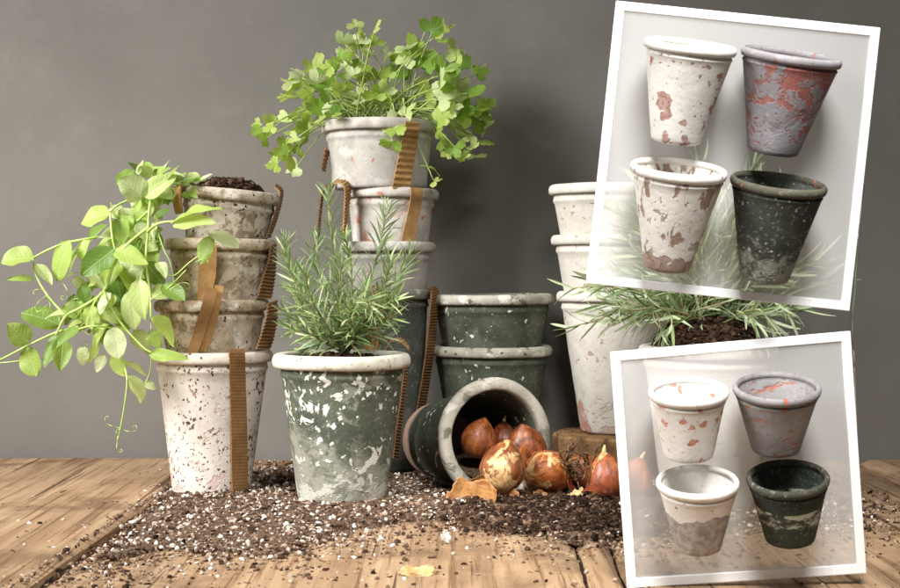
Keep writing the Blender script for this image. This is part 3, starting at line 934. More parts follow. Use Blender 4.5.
# ------------------------------------------------------------------ leaves
def leaf_material(name, top, under, trans, tfac=0.42, rough=0.45, spec=0.35, vein=None):
    """top: ramp stops over random-per-leaf; under: tint of the underside"""
    t = NT(name)
    g_ = t.n('ShaderNodeNewGeometry')
    v = t.coord()
    c = t.cramp(g_.outputs['Random Per Island'], top)
    c = t.mix(t.ramp(t.noise(v, 120, 3), 0.35, 0.7, 0, 0.3), c, t.mix(1.0, c, (0.72, 0.80, 0.62, 1), 'MULTIPLY'))
    c = t.mix(t.math('MULTIPLY', g_.outputs['Backfacing'], 0.55), c, under)
    hgt = t.noise(v, 240, 3)
    if vein:
        an = t.n('ShaderNodeAttribute', attribute_name='blade')
        sp = t.n('ShaderNodeSeparateXYZ'); t.link(an.outputs['Vector'], sp.inputs[0])
        u_, w_ = sp.outputs[0], sp.outputs[1]
        if vein == 'blade':
            aw = t.math('ABSOLUTE', w_)
            mid_ = t.ramp(aw, 0.03, 0.09, 1, 0)
            ph = t.math('SUBTRACT', t.math('MULTIPLY', u_, 44), t.math('MULTIPLY', aw, 13))
            ph = t.math('ADD', ph, t.math('MULTIPLY', t.noise(v, 90, 2), 3.5))
            side = t.ramp(t.math('SINE', ph), 0.72, 1.0, 0, 0.55)
        else:
            mid_ = t.ramp(t.math('COSINE', t.math('MULTIPLY', w_, 4.39)), 0.985, 0.998, 0, 0.8)
            ph = t.math('ADD', t.math('MULTIPLY', w_, 17.5), t.math('MULTIPLY', t.noise(v, 120, 2), 3))
            side = t.math('MULTIPLY', t.ramp(t.math('SINE', ph), 0.8, 1.0, 0, 0.5), t.ramp(u_, 0.15, 0.5))
        vn = t.math('MAXIMUM', mid_, side)
        c = t.mix(t.math('MULTIPLY', vn, 0.42), c, t.mix(0.5, c, srgb(226, 236, 190)))
        hgt = t.math('SUBTRACT', t.math('MULTIPLY', hgt, 0.8), t.math('MULTIPLY', vn, 0.7))
    b = t.bsdf(c, rough, spec, hgt, 0.0007, 0.8)
    tr = t.n('ShaderNodeBsdfTranslucent')
    t.put(tr.inputs[0], t.mix(0.6, c, trans))
    mx = t.n('ShaderNodeMixShader')
    mx.inputs[0].default_value = tfac
    t.link(b.outputs[0], mx.inputs[1]); t.link(tr.outputs[0], mx.inputs[2])
    return t.finish(mx.outputs[0])
def stem_material(name, a, b):
    t = NT(name)
    v = t.coord()
    c = t.mix(t.ramp(t.noise(v, 60, 3), 0.4, 0.65), a, b)
    bs = t.bsdf(c, 0.5, 0.35)
    return t.finish(bs.outputs[0])

def frame_from(direction, facing):
    y = direction.normalized()
    x = y.cross(facing)
    x = x.normalized() if x.length > 1e-6 else y.orthogonal().normalized()
    z = x.cross(y)
    return x, y, z

def ovate(mb, base, tip, width, facing, bend=0.15, fold=0.25, prof='ovate', nl=9, mi=0, wavy=0.04, seed=0.0):
    """a leaf blade from base to tip; facing = the way its upper side looks"""
    d = tip - base
    L = d.length
    x, y, z = frame_from(d, facing)
    v_, f_, uv_ = [], [], []
    cols = (-1, -0.7, -0.35, 0, 0.35, 0.7, 1) if nl > 7 else (-1, 0, 1)
    for i in range(nl + 1):
        t_ = i / nl
        if prof == 'ovate':
            w = (math.sin(math.pi * min(t_ ** 0.72, 1)) ** 0.75) if 0 < t_ < 1 else 0.02
        elif prof == 'round':
            w = (math.sin(math.pi * t_ ** 0.9) ** 0.55) if 0 < t_ < 1 else 0.02
        else:
            w = min(1, (t_ / 0.12) ** 0.6 if t_ > 0 else 0.35) * (1 - max(0, (t_ - 0.55) / 0.45) ** 2.2)
            w = max(w, 0.06)
        hw = width / 2 * w
        sag = -bend * L * (t_ ** 2) + bend * L * 0.5 * t_
        for c in cols:
            wz = wavy * L * mnoise.noise(Vector((t_ * 3 + seed, c * 1.3, seed * 2.3))) * abs(c)
            v_.append(base + y * (t_ * L) + x * (c * hw * math.cos(fold * abs(c))) + z * (sag + abs(c) * hw * math.sin(fold) + wz))
            uv_.append((t_, c * w, 1))
    n = len(cols)
    for i in range(nl):
        for k in range(n - 1):
            f_.append((i * n + k, i * n + k + 1, (i + 1) * n + k + 1, (i + 1) * n + k))
    mb.add(v_, f_, mi, uv_)

VIEW = Vector((0, -1, 0.0))
LIGHT = Vector((-0.7, -0.45, 0.6)).normalized()
def rv(s=1.0): return Vector((random.gauss(0, s), random.gauss(0, s), random.gauss(0, s)))

# ------------------------------------------------------------------ pea shoots
def part(mb, name, mat, root, smooth=True, mats=None):
    l = root.location
    mb.v = [Vector(p_) - l for p_ in mb.v]
    return mb.build(name, mat, root, smooth, mats)
M_PEA = leaf_material('pea_leaf', [(0.0, srgb(90, 128, 52)), (0.3, srgb(146, 178, 78)), (0.65, srgb(190, 210, 112)), (1.0, srgb(226, 232, 192))], srgb(200, 212, 170), srgb(204, 220, 96), 0.46, 0.42, 0.4, 'blade')
M_PEAS = stem_material('pea_stem', srgb(184, 206, 120), srgb(150, 180, 84))
pea = thing('pea_plant', 'bright green pea shoots with curling tendrils trailing from the left stack', 'plant', (at(196, DL), DL - 0.02, zz(186, DL)))
peaL, peaS, peaT = MB(), MB(), MB()
PLV = [  # base x,y  tip x,y  width  depth
 (34, 258, 1, 260, 23, 1.47), (36, 264, 52, 284, 11, 1.47), (34, 279, 6, 278, 6, 1.48), (70, 240, 53, 279, 21, 1.47), (110, 214, 80, 222, 24, 1.46), (92, 238, 64, 270, 20, 1.49),
 (114, 249, 81, 274, 21, 1.44), (142, 198, 120, 178, 27, 1.45), (143, 197, 176, 175, 19, 1.45), (134, 171, 117, 184, 14, 1.48), (171, 223, 218, 203, 20, 1.435), (173, 226, 214, 221, 21, 1.43),
 (208, 233, 238, 243, 16, 1.45), (211, 236, 200, 264, 15, 1.445), (156, 222, 151, 248, 16, 1.46), (151, 195, 139, 223, 21, 1.49), (155, 217, 170, 208, 7, 1.45), (114, 250, 147, 262, 17, 1.44),
 (60, 325, 22, 311, 23, 1.49), (67, 314, 45, 317, 13, 1.46), (29, 343, 8, 324, 19, 1.47), (27, 347, 36, 376, 21, 1.47), (101, 292, 83, 326, 16, 1.44), (79, 327, 56, 346, 11, 1.45),
 (57, 334, 45, 367, 13, 1.47), (63, 339, 60, 371, 17, 1.46), (109, 324, 91, 354, 16, 1.46), (113, 327, 119, 358, 19, 1.45), (139, 279, 143, 319, 17, 1.43), (152, 317, 177, 343, 21, 1.44),
 (130, 290, 134, 329, 18, 1.45), (149, 355, 187, 357, 11, 1.445), (118, 327, 111, 353, 17, 1.47), (127, 376, 143, 402, 19, 1.45), (120, 361, 147, 372, 11, 1.46), (144, 385, 157, 388, 10, 1.46),
 (104, 290, 90, 270, 17, 1.47), (118, 262, 104, 284, 18, 1.46), (126, 268, 134, 292, 19, 1.47), (146, 262, 163, 285, 16, 1.46), (122, 232, 98, 236, 16, 1.48), (130, 215, 118, 236, 19, 1.48),
 (150, 178, 140, 166, 12, 1.48), (160, 176, 168, 160, 6, 1.48), (165, 180, 150, 170, 14, 1.49), (100, 305, 120, 322, 17, 1.48), (86, 305, 98, 330, 15, 1.48), (148, 300, 128, 312, 17, 1.47),
 (140, 240, 128, 262, 17, 1.475), (152, 290, 170, 296, 13, 1.46), (160, 188, 172, 198, 14, 1.475), (170, 186, 160, 205, 15, 1.48), (135, 225, 150, 240, 14, 1.47), (97, 285, 78, 290, 14, 1.49),
 (163, 285, 184, 299, 15, 1.45), (158, 262, 166, 276, 10, 1.45), (182, 182, 196, 177, 8, 1.49), (190, 180, 206, 179, 6, 1.49), (176, 184, 186, 172, 8, 1.5), (112, 300, 128, 330, 18, 1.49), (120, 280, 112, 306, 17, 1.49),
 (200, 180, 212, 174, 5, 1.49), (150, 330, 160, 348, 12, 1.46), (112, 352, 126, 376, 14, 1.465), (105, 355, 96, 372, 10, 1.47),
 (122, 300, 140, 316, 19, 1.5), (106, 318, 96, 338, 16, 1.5), (134, 330, 148, 352, 14, 1.49), (128, 250, 110, 262, 16, 1.5), (144, 250, 158, 262, 14, 1.48), (90, 318, 74, 334, 14, 1.48)]
random.seed(31)
for i in range(26):     # bulk at the pot's rim
    cx_, cy_ = random.uniform(138, 200), random.uniform(172, 196)
    a_ = random.uniform(-2.6, 0.4) if cy_ < 184 else random.uniform(0.8, 2.8)
    l_ = random.uniform(9, 24) * (0.6 if cx_ > 180 else 1)
    PLV.append((cx_, cy_, cx_ + math.cos(a_) * l_, cy_ + math.sin(a_) * l_ * .8, l_ * random.uniform(.5, .75), 1.495 + random.uniform(-.03, .03)))
for i in range(92):     # smaller leaves deeper in the tangle
    t_ = random.random()
    cx_ = 152 - 75 * t_ + random.gauss(0, 15); cy_ = 184 + 150 * t_ ** 0.8 + random.gauss(0, 20)
    a_ = random.uniform(0.2, 2.9); l_ = random.uniform(14, 29)
    PLV.append((cx_, cy_, cx_ + math.cos(a_) * l_, cy_ + math.sin(a_) * l_, l_ * random.uniform(.5, .7), 1.485 + random.uniform(-.02, .03)))
for i, (bx, by, tx, ty, w, d) in enumerate(PLV):
    ex = 1.02
    b = P(bx, by, d + random.uniform(-.006, .006)); tp = P(bx + (tx - bx) * ex, by + (ty - by) * ex, d + random.uniform(-.018, .006))
    fc = (VIEW * 0.75 + Vector((-0.25, 0, 0.75)) + rv(0.32)).normalized()
    ovate(peaL, b, tp, w * 1.28 * d / F, fc, random.uniform(0.02, 0.32), random.uniform(0.05, 0.4), 'ovate' if i % 3 else 'round', 10, 0, 0.10, i * 1.7)
for pl, r0, r1 in [
 ([(196, 186, 1.53), (176, 176, 1.49), (156, 186, 1.47), (150, 205, 1.455), (148, 232, 1.45), (146, 262, 1.45), (150, 292, 1.455), (151, 318, 1.45)], .0019, .0011),
 ([(148, 228, 1.45), (126, 246, 1.445), (113, 266, 1.445), (104, 291, 1.445), (82, 307, 1.45), (66, 316, 1.455), (56, 335, 1.46)], .0019, .0012),
 ([(147, 232, 1.45), (160, 223, 1.44), (184, 221, 1.435)], .0018, .0009), ([(110, 213, 1.46), (112, 235, 1.45), (115, 250, 1.445)], .0011, .0011),
 ([(190, 186, 1.53), (160, 182, 1.49), (140, 195, 1.48), (118, 205, 1.47), (108, 214, 1.465)], .0016, .001), ([(66, 316, 1.46), (48, 296, 1.465), (36, 275, 1.47), (33, 259, 1.47)], .0014, .0009),
 ([(104, 291, 1.445), (116, 316, 1.445), (136, 340, 1.445), (153, 353, 1.445), (186, 357, 1.445)], .0014, .0008), ([(-14, 366, 1.48), (6, 357, 1.475), (27, 346, 1.47), (55, 333, 1.465), (78, 327, 1.455)], .0011, .0013),
 ([(-14, 364, 1.49), (10, 362, 1.485), (24, 360, 1.48)], .0006, .0007),
 ([(113, 340, 1.465), (121, 355, 1.46), (127, 378, 1.455), (125, 402, 1.455), (120, 430, 1.455), (117, 441, 1.455)], .0014, .0006), ([(33, 258, 1.47), (48, 250, 1.475), (66, 243, 1.475), (92, 238, 1.48), (122, 232, 1.485), (150, 210, 1.47)], .0011, .0015),
 ([(76, 330, 1.455), (92, 326, 1.45), (112, 328, 1.45)], .0009, .0009), ([(160, 262, 1.45), (172, 276, 1.445), (190, 262, 1.445), (212, 246, 1.45)], .0007, .0005), ([(150, 300, 1.45), (168, 288, 1.445), (186, 270, 1.44)], .0008, .0005),
 ([(146, 262, 1.45), (138, 285, 1.45), (128, 300, 1.46)], .001, .0008), ([(196, 188, 1.52), (170, 184, 1.49), (154, 200, 1.48)], .0015, .001), ([(144, 386, 1.46), (150, 372, 1.46), (152, 356, 1.45)], .0006, .0008),
 ([(158, 232, 1.45), (164, 250, 1.45), (170, 262, 1.45), (174, 282, 1.45)], .0007, .0006)]:
    tube(peaS, catmull(PD(pl), 7), r0, r1, 7)
def tendril(x, y, d, a0, ln, curl, r=0.0004):
    pts_, a, px_, py_ = [], a0, x, y
    for i in range(34):
        t_ = i / 33
        pts_.append(P(px_, py_, d + 0.004 * math.sin(i * .5)))
        st = ln / 34 * (1 - 0.55 * t_)
        px_ += math.cos(a) * st; py_ += math.sin(a) * st
        a += curl * (0.05 + t_ * t_) * 0.55
    mb = MB()
    tube(mb, pts_, r, r * 0.6, 5)
    part(mb, 'tendril', M_PEAS, pea)
for a in [(120, 428, 1.455, 3.3, 34, .6), (120, 428, 1.455, 0.5, 36, -.9), (118, 440, 1.455, 1.9, 30, -1.3), (118, 438, 1.455, 4.2, 22, 1.4), (46, 296, 1.465, 2.6, 40, -1.1), (48, 298, 1.465, 1.2, 36, 1.2), (47, 305, 1.465, 2.3, 34, 1.0),
          (60, 280, 1.47, .8, 46, 1.1), (78, 326, 1.455, .8, 52, -1.0), (84, 340, 1.455, 1.0, 40, 1.3), (44, 290, 1.465, 3.4, 26, -1.2), (170, 290, 1.44, -.7, 40, .7), (150, 318, 1.45, 1.4, 40, .5), (196, 262, 1.44, -.5, 26, .9), (72, 300, 1.46, -.4, 24, 1.5)]:
    tendril(*a)
part(peaL, 'foliage', M_PEA, pea); part(peaS, 'stem', M_PEAS, pea)

# ------------------------------------------------------------------ coriander
M_COR = leaf_material('coriander_leaf', [(0.0, srgb(90, 132, 46)), (0.3, srgb(148, 180, 70)), (0.6, srgb(196, 212, 108)), (1.0, srgb(230, 236, 192))], srgb(202, 216, 160), srgb(196, 222, 76), 0.48, 0.5, 0.35, 'fan')
M_CORS = stem_material('coriander_stem', srgb(170, 190, 106), srgb(140, 150, 82))
cor = thing('coriander_plant', 'leafy coriander with lobed leaves growing from the topmost middle pot', 'plant', (at(379.5, DM), DM, zz(126, DM)))
corL, corS = MB(), MB()
def lobed(mb, c, direction, size, facing, seed):
    x, y, z = frame_from(direction, facing)
    v_ = [c]; f_ = []; uv_ = [(0, 0, 1)]
    na, nr = 64, 4
    rnd = random.Random(seed)
    lob = [rnd.uniform(0.85, 1.1) for _ in range(3)]
    tw = rnd.uniform(-.5, .5); cup = rnd.uniform(-.25, .45)
    for k in range(na + 1):
        th = R(-128) + R(256) * k / na
        u = 0
        for li, lc in enumerate((-82, 0, 82)):
            dth = math.degrees(th) - lc
            wdt = 42 if lc == 0 else 42
            if abs(dth) < wdt:
                u = max(u, lob[li] * (0.34 + 0.66 * math.cos(dth / wdt * math.pi / 2) ** 0.62))
        u = max(u, 0.30)
        u *= 1 + 0.13 * abs(math.cos(th * 6.2 + seed)) ** 0.7 - 0.04 * math.cos(th * 19)
        for r_ in range(1, nr + 1):
            rr = size * u * r_ / nr
            px_, py_ = rr * math.sin(th), rr * math.cos(th)
            zz_ = cup * rr * rr / size + 0.10 * size * math.sin(3.2 * th + seed) * (r_ / nr) ** 2 + tw * px_ * py_ / size
            v_.append(c + x * px_ + y * (py_ + 0.15 * size) + z * zz_)
            uv_.append((rr / size, th, 1))
    for k in range(na):
        a, b = 1 + k * nr, 1 + (k + 1) * nr
        f_.append((0, b, a))
        for r_ in range(nr - 1):
            f_.append((a + r_, b + r_, b + r_ + 1, a + r_ + 1))
    mb.add(v_, f_, 0, uv_)
CLV = [(362, 36, 11), (374, 31, 9), (347, 46, 12), (343, 60, 10), (356, 50, 10), (370, 58, 14), (316, 70, 13), (336, 74, 14), (303, 80, 15), (314, 94, 14), (296, 90, 12), (326, 90, 13), (286, 88, 12), (345, 92, 15),
 (356, 104, 13), (372, 80, 13), (364, 98, 14), (397, 60, 12), (405, 50, 14), (394, 74, 14), (412, 66, 15), (431, 34, 12), (442, 32, 9), (410, 90, 17), (421, 82, 15), (438, 76, 17), (452, 64, 14), (463, 70, 15), (476, 75, 11),
 (453, 90, 18), (448, 104, 17), (468, 94, 15), (438, 100, 16), (430, 112, 14), (460, 110, 16), (474, 124, 13), (479, 142, 13), (474, 158, 11), (484, 126, 11), (386, 120, 11), (395, 126, 11), (391, 141, 13), (404, 116, 13),
 (261, 128, 9), (274, 124, 10), (289, 120, 11), (300, 118, 11), (268, 138, 9), (304, 132, 10), (286, 143, 12), (292, 156, 13), (298, 166, 12), (276, 160, 12), (433, 182, 8), (430, 168, 9), (446, 148, 9), (440, 140, 9),
 (322, 110, 12), (340, 114, 12), (376, 108, 13), (384, 94, 12), (396, 104, 13), (415, 104, 15), (424, 96, 14), (404, 80, 12), (385, 62, 10), (362, 70, 11), (352, 78, 12), (330, 104, 12), (310, 106, 10), (302, 146, 10),
 (466, 136, 11), (456, 126, 13), (444, 118, 13), (470, 110, 14), (482, 108, 11), (428, 70, 13), (418, 56, 12), (440, 90, 16), (350, 66, 11), (295, 130, 9), (312, 124, 10), (375, 46, 10), (318, 84, 12), (332, 66, 10)]
crown = P(379.5, 126, DM)
random.seed(12)
CLV += [(x + random.gauss(0, 8), y + random.gauss(0, 7), s_ * random.uniform(.6, .95)) for (x, y, s_) in CLV for _ in range(2) if not (y > 118 and 318 < x < 440) and random.random() < .55]
for i, (x, y, s_) in enumerate(CLV):
    d = DM + random.uniform(-0.055, 0.045)
    if y > 112: d = DM - 0.066 + random.uniform(-.02, .02) if 325 < x < 438 else DM + random.uniform(-.05, .02)
    c = P(x, y, d)
    st0 = crown + Vector((random.uniform(-.03, .03), random.uniform(-.03, .03), -0.004))
    out = c - crown
    size = s_ * 1.06 * DM / F
    fc = (VIEW * 0.7 + Vector((-0.25, 0, 0.7)) + rv(0.42)).normalized()
    dr = (Vector((out.x, 0, out.z * 0.6)).normalized() + rv(0.45)).normalized()
    lobed(corL, c, dr, size, fc, i * 1.3 + 0.5)
    mid = st0.lerp(c, 0.5) + Vector((0, 0, 0.014 if y < 115 else 0.028))
    if i < 82 and i % 5 < 4 or i % 5 == 0:
        tube(corS, catmull([st0, mid, c + dr * size * .15], 7), .0011, .0006, 5)
for i in range(26):   # extra short stems at the base
    a = random.uniform(0, 6.28); l_ = random.uniform(.03, .07)
    b0_ = crown + Vector((random.uniform(-.035, .035), random.uniform(-.035, .02), -.003))
    tube(corS, catmull([b0_, b0_ + Vector((math.cos(a) * l_ * .4, math.sin(a) * l_ * .3, l_ * .5)), b0_ + Vector((math.cos(a) * l_, math.sin(a) * l_ * .5, l_ * .75))], 5), .0012, .0007, 5)
part(corL, 'foliage', M_COR, cor); part(corS, 'stem', M_CORS, cor)

# ------------------------------------------------------------------ rosemary
M_ROS = leaf_material('rosemary_needle', [(0.0, srgb(86, 110, 60)), (0.45, srgb(120, 144, 84)), (0.8, srgb(164, 182, 120)), (1.0, srgb(204, 212, 164))], srgb(172, 186, 152), srgb(150, 180, 90), 0.2, 0.5, 0.35)
M_ROSS = stem_material('rosemary_stem', srgb(150, 160, 104), srgb(112, 92, 64))
ros = thing('rosemary_plant', 'bushy rosemary with narrow needles growing in the large green front pot', 'plant', (at(342, DF), DF, zz(356, DF)))
rosL, rosS = MB(), MB()
def sprig(mb, ms, pts, nleaf, ln, wd, up=0.55, prof='needle', tipn=10, smat=(.0013, .0007), bend=0.22):
    c = catmull(pts, 8)
    tube(ms, c, smat[0], smat[1], 6)
    n = len(c)
    for i in range(nleaf):
        t_ = 0.10 + 0.9 * (i + random.random()) / nleaf
        k = min(int(t_ * (n - 1)), n - 2)
        p_ = c[k].lerp(c[k + 1], t_ * (n - 1) - k)
        tan = (c[k + 1] - c[k]).normalized()
        a = i * 2.4 + random.uniform(-.4, .4)
        u = tan.orthogonal().normalized(); w_ = tan.cross(u)
        out = u * math.cos(a) + w_ * math.sin(a)
        spread = 0.95 - 0.45 * t_ + random.uniform(-.2, .2)
        dr = (out * spread + tan * (up + 0.5 * t_) + rv(.1)).normalized()
        l_ = ln * random.uniform(.7, 1.15) * (1 - 0.25 * max(0, t_ - .8) / .2)
        fc = (tan + out * .3 + rv(.2)).normalized()
        ovate(mb, p_, p_ + dr * l_, wd * random.uniform(.8, 1.15), fc, random.uniform(-.05, bend), random.uniform(.1, .5), prof, 6, 0, 0.02, random.random() * 9)
RS = [[(344, 352), (341, 315), (337, 270), (331, 230), (328, 192)], [(346, 352), (358, 318), (372, 275), (381, 240), (387, 208)], [(348, 352), (366, 325), (385, 300), (400, 275), (410, 252)],
      [(340, 352), (318, 320), (300, 290), (288, 265), (285, 243)], [(341, 352), (325, 330), (306, 312), (294, 290), (292, 268)], [(344, 352), (335, 320), (322, 285), (315, 262), (318, 240)],
      [(345, 352), (350, 320), (352, 290), (350, 262), (346, 240)], [(347, 352), (362, 335), (378, 322), (392, 318)], [(341, 352), (322, 340), (305, 332), (292, 330)], [(346, 352), (360, 338), (372, 334), (384, 338)],
      [(343, 352), (331, 335), (314, 345), (304, 350)], [(344, 352), (348, 330), (360, 305), (366, 285)], [(343, 352), (333, 330), (328, 305), (330, 282)], [(346, 352), (354, 335), (350, 318), (356, 300)],
      [(341, 352), (318, 333), (300, 305), (296, 280)], [(342, 352), (326, 325), (312, 300), (305, 275)], [(343, 352), (350, 325), (364, 300), (372, 310)], [(342, 352), (322, 336), (300, 322), (286, 312)], [(345, 352), (360, 326), (380, 308), (396, 300)], [(343, 352), (340, 330), (338, 300), (341, 265)], [(346, 352), (370, 318), (384, 285), (390, 262)]]
for i, s_ in enumerate(RS):
    dt = [-.005, .02, .0, -.02, .03, .02, -.03, -.03, -.03, .03, .02, .04, .035, -.045, .0, -.04, -.05, .02, -.04, -.035, -.03][i]
    n = len(s_)
    pts_ = [P(x, y, DF + dt * (k / (n - 1)) * 1.6 + random.uniform(-.003, .003)) for k, (x, y) in enumerate(s_)]
    L_ = sum((pts_[k + 1] - pts_[k]).length for k in range(n - 1))
    sprig(rosL, rosS, pts_, int(L_ / 0.0019), 0.027, 0.0021, bend=.6)
part(rosL, 'foliage', M_ROS, ros); part(rosS, 'stem', M_ROSS, ros)

# ------------------------------------------------------------------ lavender
M_LAV = leaf_material('lavender_leaf', [(0.0, srgb(96, 118, 70)), (0.4, srgb(140, 160, 110)), (0.8, srgb(186, 200, 158)), (1.0, srgb(216, 222, 196))], srgb(190, 200, 170), srgb(150, 180, 84), 0.25, 0.55, 0.3)
M_LAVS = stem_material('lavender_stem', srgb(150, 160, 110), srgb(128, 104, 78))
lav = thing('lavender_plant', 'grey-green narrow-leaved lavender bush growing behind the upper panel', 'plant', (at(708, DV), DV, zz(335, DV)))
lavL, lavS = MB(), MB()
LB = (706, 318)
random.seed(5)
for i in range(62):
    a = R(-174 + 168 * ((i * 0.618) % 1.0))
    ln_ = random.uniform(60, 165)
    tx, ty = LB[0] + math.cos(a) * ln_ * 0.86, LB[1] + math.sin(a) * ln_ + 8 * (abs(math.cos(a)) > .8)
    ty = max(ty, 160)
    dd = random.uniform(-.06, .07)
    pts_ = [P(LB[0] + random.uniform(-28, 28), LB[1] + random.uniform(0, 12), DV + dd * .3), P(LB[0] + (tx - LB[0]) * .45, LB[1] + (ty - LB[1]) * .6, DV + dd * .7), P(tx, ty, DV + dd)]
    sprig(lavL, lavS, pts_, 20, 0.044, 0.0031, 0.7, 'needle', smat=(.0011, .0006), bend=.7)
for bx, by, mx, my, tx, ty in [(655, 300, 625, 290, 600, 285), (660, 305, 630, 310, 600, 296), (640, 310, 622, 320, 610, 318), (655, 308, 660, 325, 664, 340), (668, 310, 672, 322, 668, 330), (690, 312, 715, 305, 740, 298), (742, 312, 760, 310, 772, 328),
                               (750, 306, 775, 300, 792, 318), (735, 310, 752, 318, 768, 340 - 4), (628, 300, 604, 318, 568, 327), (652, 296, 620, 286, 572, 288)]:
    dd = random.uniform(-.075, -.05)
    pts_ = [P(bx, by, DV + dd * .6), P(mx, my, DV + dd), P(tx, ty, DV + dd)]
    sprig(lavL, lavS, pts_, 10, 0.032, 0.0031, 0.8, 'needle', smat=(.0010, .0006), bend=.4)
part(lavL, 'foliage', M_LAV, lav); part(lavS, 'stem', M_LAVS, lav)

# ------------------------------------------------------------------ bulbs
def bulb_material(name, seed, dark, mid, light, cream=0.45):
    t = NT(name)
    off = (seed * 3.1, seed * 1.7, seed * .9)
    v = t.coord(off); vs = t.coord(off, (1, 1, 0.16))
    c = t.cramp(t.noise(vs, 95, 5, 0.6, 0.6), [(0.3, dark), (0.5, mid), (0.72, light)])
    c = t.mix(t.ramp(t.noise(vs, 260, 3, 0.6), 0.5, 0.68, 0, 0.5), c, dark)
    cr = t.cramp(t.noise(vs, 180, 4, 0.6, 0.5), [(0.3, srgb(178, 128, 76)), (0.5, srgb(212, 172, 116)), (0.7, srgb(226, 196, 146))])
    c = t.mix(t.ramp(t.noise(v, 34, 5, 0.6, 0.5), cream - 0.02, cream + 0.02), cr, c)
    c = t.mix(t.ramp(t.noise(v, 75, 5, 0.65, 0.4), 0.55, 0.66, 0, 0.75), c, dark)
    c = t.mix(t.ramp(t.noise(t.coord(off, (1, 1, 0.05)), 420, 3, 0.6), 0.52, 0.64, 0, 0.5), c, t.mix(1.0, c, (.5, .4, .32, 1), 'MULTIPLY'))
    b = t.bsdf(c, t.ramp(t.noise(v, 60, 4), .35, .65, .28, .58), 0.5, t.math('ADD', t.noise(vs, 210, 4), t.math('MULTIPLY', t.noise(v, 50, 3), .8)), 0.0012, 0.7)
    b.inputs['Coat Weight'].default_value = 0.05
    return t.finish(b.outputs[0])
M_ROOT = stem_material('bulb_roots', srgb(120, 90, 60), srgb(84, 60, 40))
M_TIP = stem_material('bulb_tip', srgb(226, 208, 160), srgb(206, 176, 116))
BD, BM, BL = srgb(84, 44, 22), srgb(160, 92, 44), srgb(210, 146, 78)
def bulb(label, c, r, axis, seed, mat, roots=0, tip=True, elong=1.18):
    root = thing('tulip_bulb', label, 'bulb', c, 'bulbs spilling from the tipped pot')
    pr = []
    for i in range(19):
        t_ = i / 18
        a = math.pi * t_
        rr = r * math.sin(a) ** 0.9 * (1 - 0.10 * math.cos(a))
        z_ = -r * math.cos(a) * (0.92 if a < math.pi / 2 else elong)
        if t_ > .5: rr *= 1 - 0.50 * ((t_ - .5) / .5) ** 1.25
        if t_ > .5: z_ += r * .22 * ((t_ - .5) / .5) ** 3
        pr.append((max(rr, 0 if i in (0, 18) else .0006), z_))
    v_, f_ = lathe(pr, 44, r * 0.09, seed * 2.3)
    # shallow lobes, as the scales under the skin press through
    v_ = [(x * (1 + .03 * math.cos(3 * math.atan2(y, x) + seed)), y * (1 + .03 * math.cos(3 * math.atan2(y, x) + seed)), z) for x, y, z in v_]
    mesh_obj('bulb_body', v_, f_, mat, root)
    if tip:
        mb = MB()
        tube(mb, [Vector((0, 0, r * (elong + .02))), Vector((r * .05, 0, r * (elong + .30))), Vector((r * .10, .0, r * (elong + .50)))], r * .15, r * .04, 8)
        mb.build('shoot_tip', M_TIP, root)
    if roots:
        mb = MB()
        for k in range(roots):
            a = random.uniform(0, 6.28); q_ = Vector((math.cos(a), math.sin(a), 0)); l_ = r * random.uniform(.45, 1.1)
            p0 = Vector((q_.x * r * .22, q_.y * r * .22, -r * .86))
            tube(mb, catmull([p0, p0 + q_ * l_ * .5 + Vector((0, 0, -l_ * .35)) + rv(r * .12), p0 + q_ * l_ * .6 + Vector((0, 0, -l_ * .6)) + rv(r * .22), p0 + q_ * l_ * .3 + Vector((0, 0, -l_ * .8)) + rv(r * .3)], 4), r * .05, r * .026, 5)
        mb.build('root_tuft', M_ROOT, root)
    root.rotation_mode = 'QUATERNION'
    root.rotation_quaternion = Vector((0, 0, 1)).rotation_difference(Vector(axis).normalized())
    return root
bm = lambda s, cream, d=BD, m_=BM, l_=BL: bulb_material('bulb_skin_%d' % s, s, d, m_, l_, cream)
bulb('dark reddish-brown bulb deep at the left inside the tipped pot', P(478, 441, 1.500), .0195, (.3, -.1, 1), 1, bm(1, .30, srgb(76, 38, 20), srgb(146, 80, 40), srgb(190, 118, 62)), tip=False)
bulb('shadowed small bulb farthest back inside the tipped pot', P(504, 441, 1.535), .017, (0, .3, 1), 2, bm(2, .32, srgb(70, 34, 20), srgb(130, 66, 36), srgb(168, 96, 52)))
bulb('dark glossy bulb at the right inside the tipped pot mouth', P(526, 449, 1.497), .0220, (-.2, -.4, 1), 3, bm(3, .34, srgb(70, 34, 20), srgb(140, 72, 36), srgb(192, 118, 60)), tip=False)
bulb('half peeled bulb, dark left and cream right, at the lip of the tipped pot', P(503, 471, 1.435), .0240, (.15, .2, 1), 4, bm(4, .435, srgb(84, 40, 24), srgb(146, 84, 44), srgb(206, 150, 88)), tip=False)
bulb('glossy orange bulb with cream patches and a root tuft, in the middle of the spill', P(550, 473, 1.475), .0245, (-.72, .38, -.42), 5, bm(5, .425, srgb(96, 44, 20), srgb(166, 88, 40), srgb(210, 140, 70)), 24, False)
bulb('orange-brown bulb with tangled roots lying between the glossy bulb and the upright red one', P(584, 471, 1.520), .0210, (-.35, .62, -.35), 6, bm(6, .34, srgb(92, 44, 24), srgb(150, 82, 42), srgb(196, 130, 70)), 9, False)
bulb('upright pointed reddish bulb with a pale tip beside the lower panel', P(607, 482, 1.462), .0215, (-.12, -.05, 1), 7, bm(7, .33, srgb(112, 54, 32), srgb(172, 94, 56), srgb(208, 138, 88)), 0, True, 1.32)
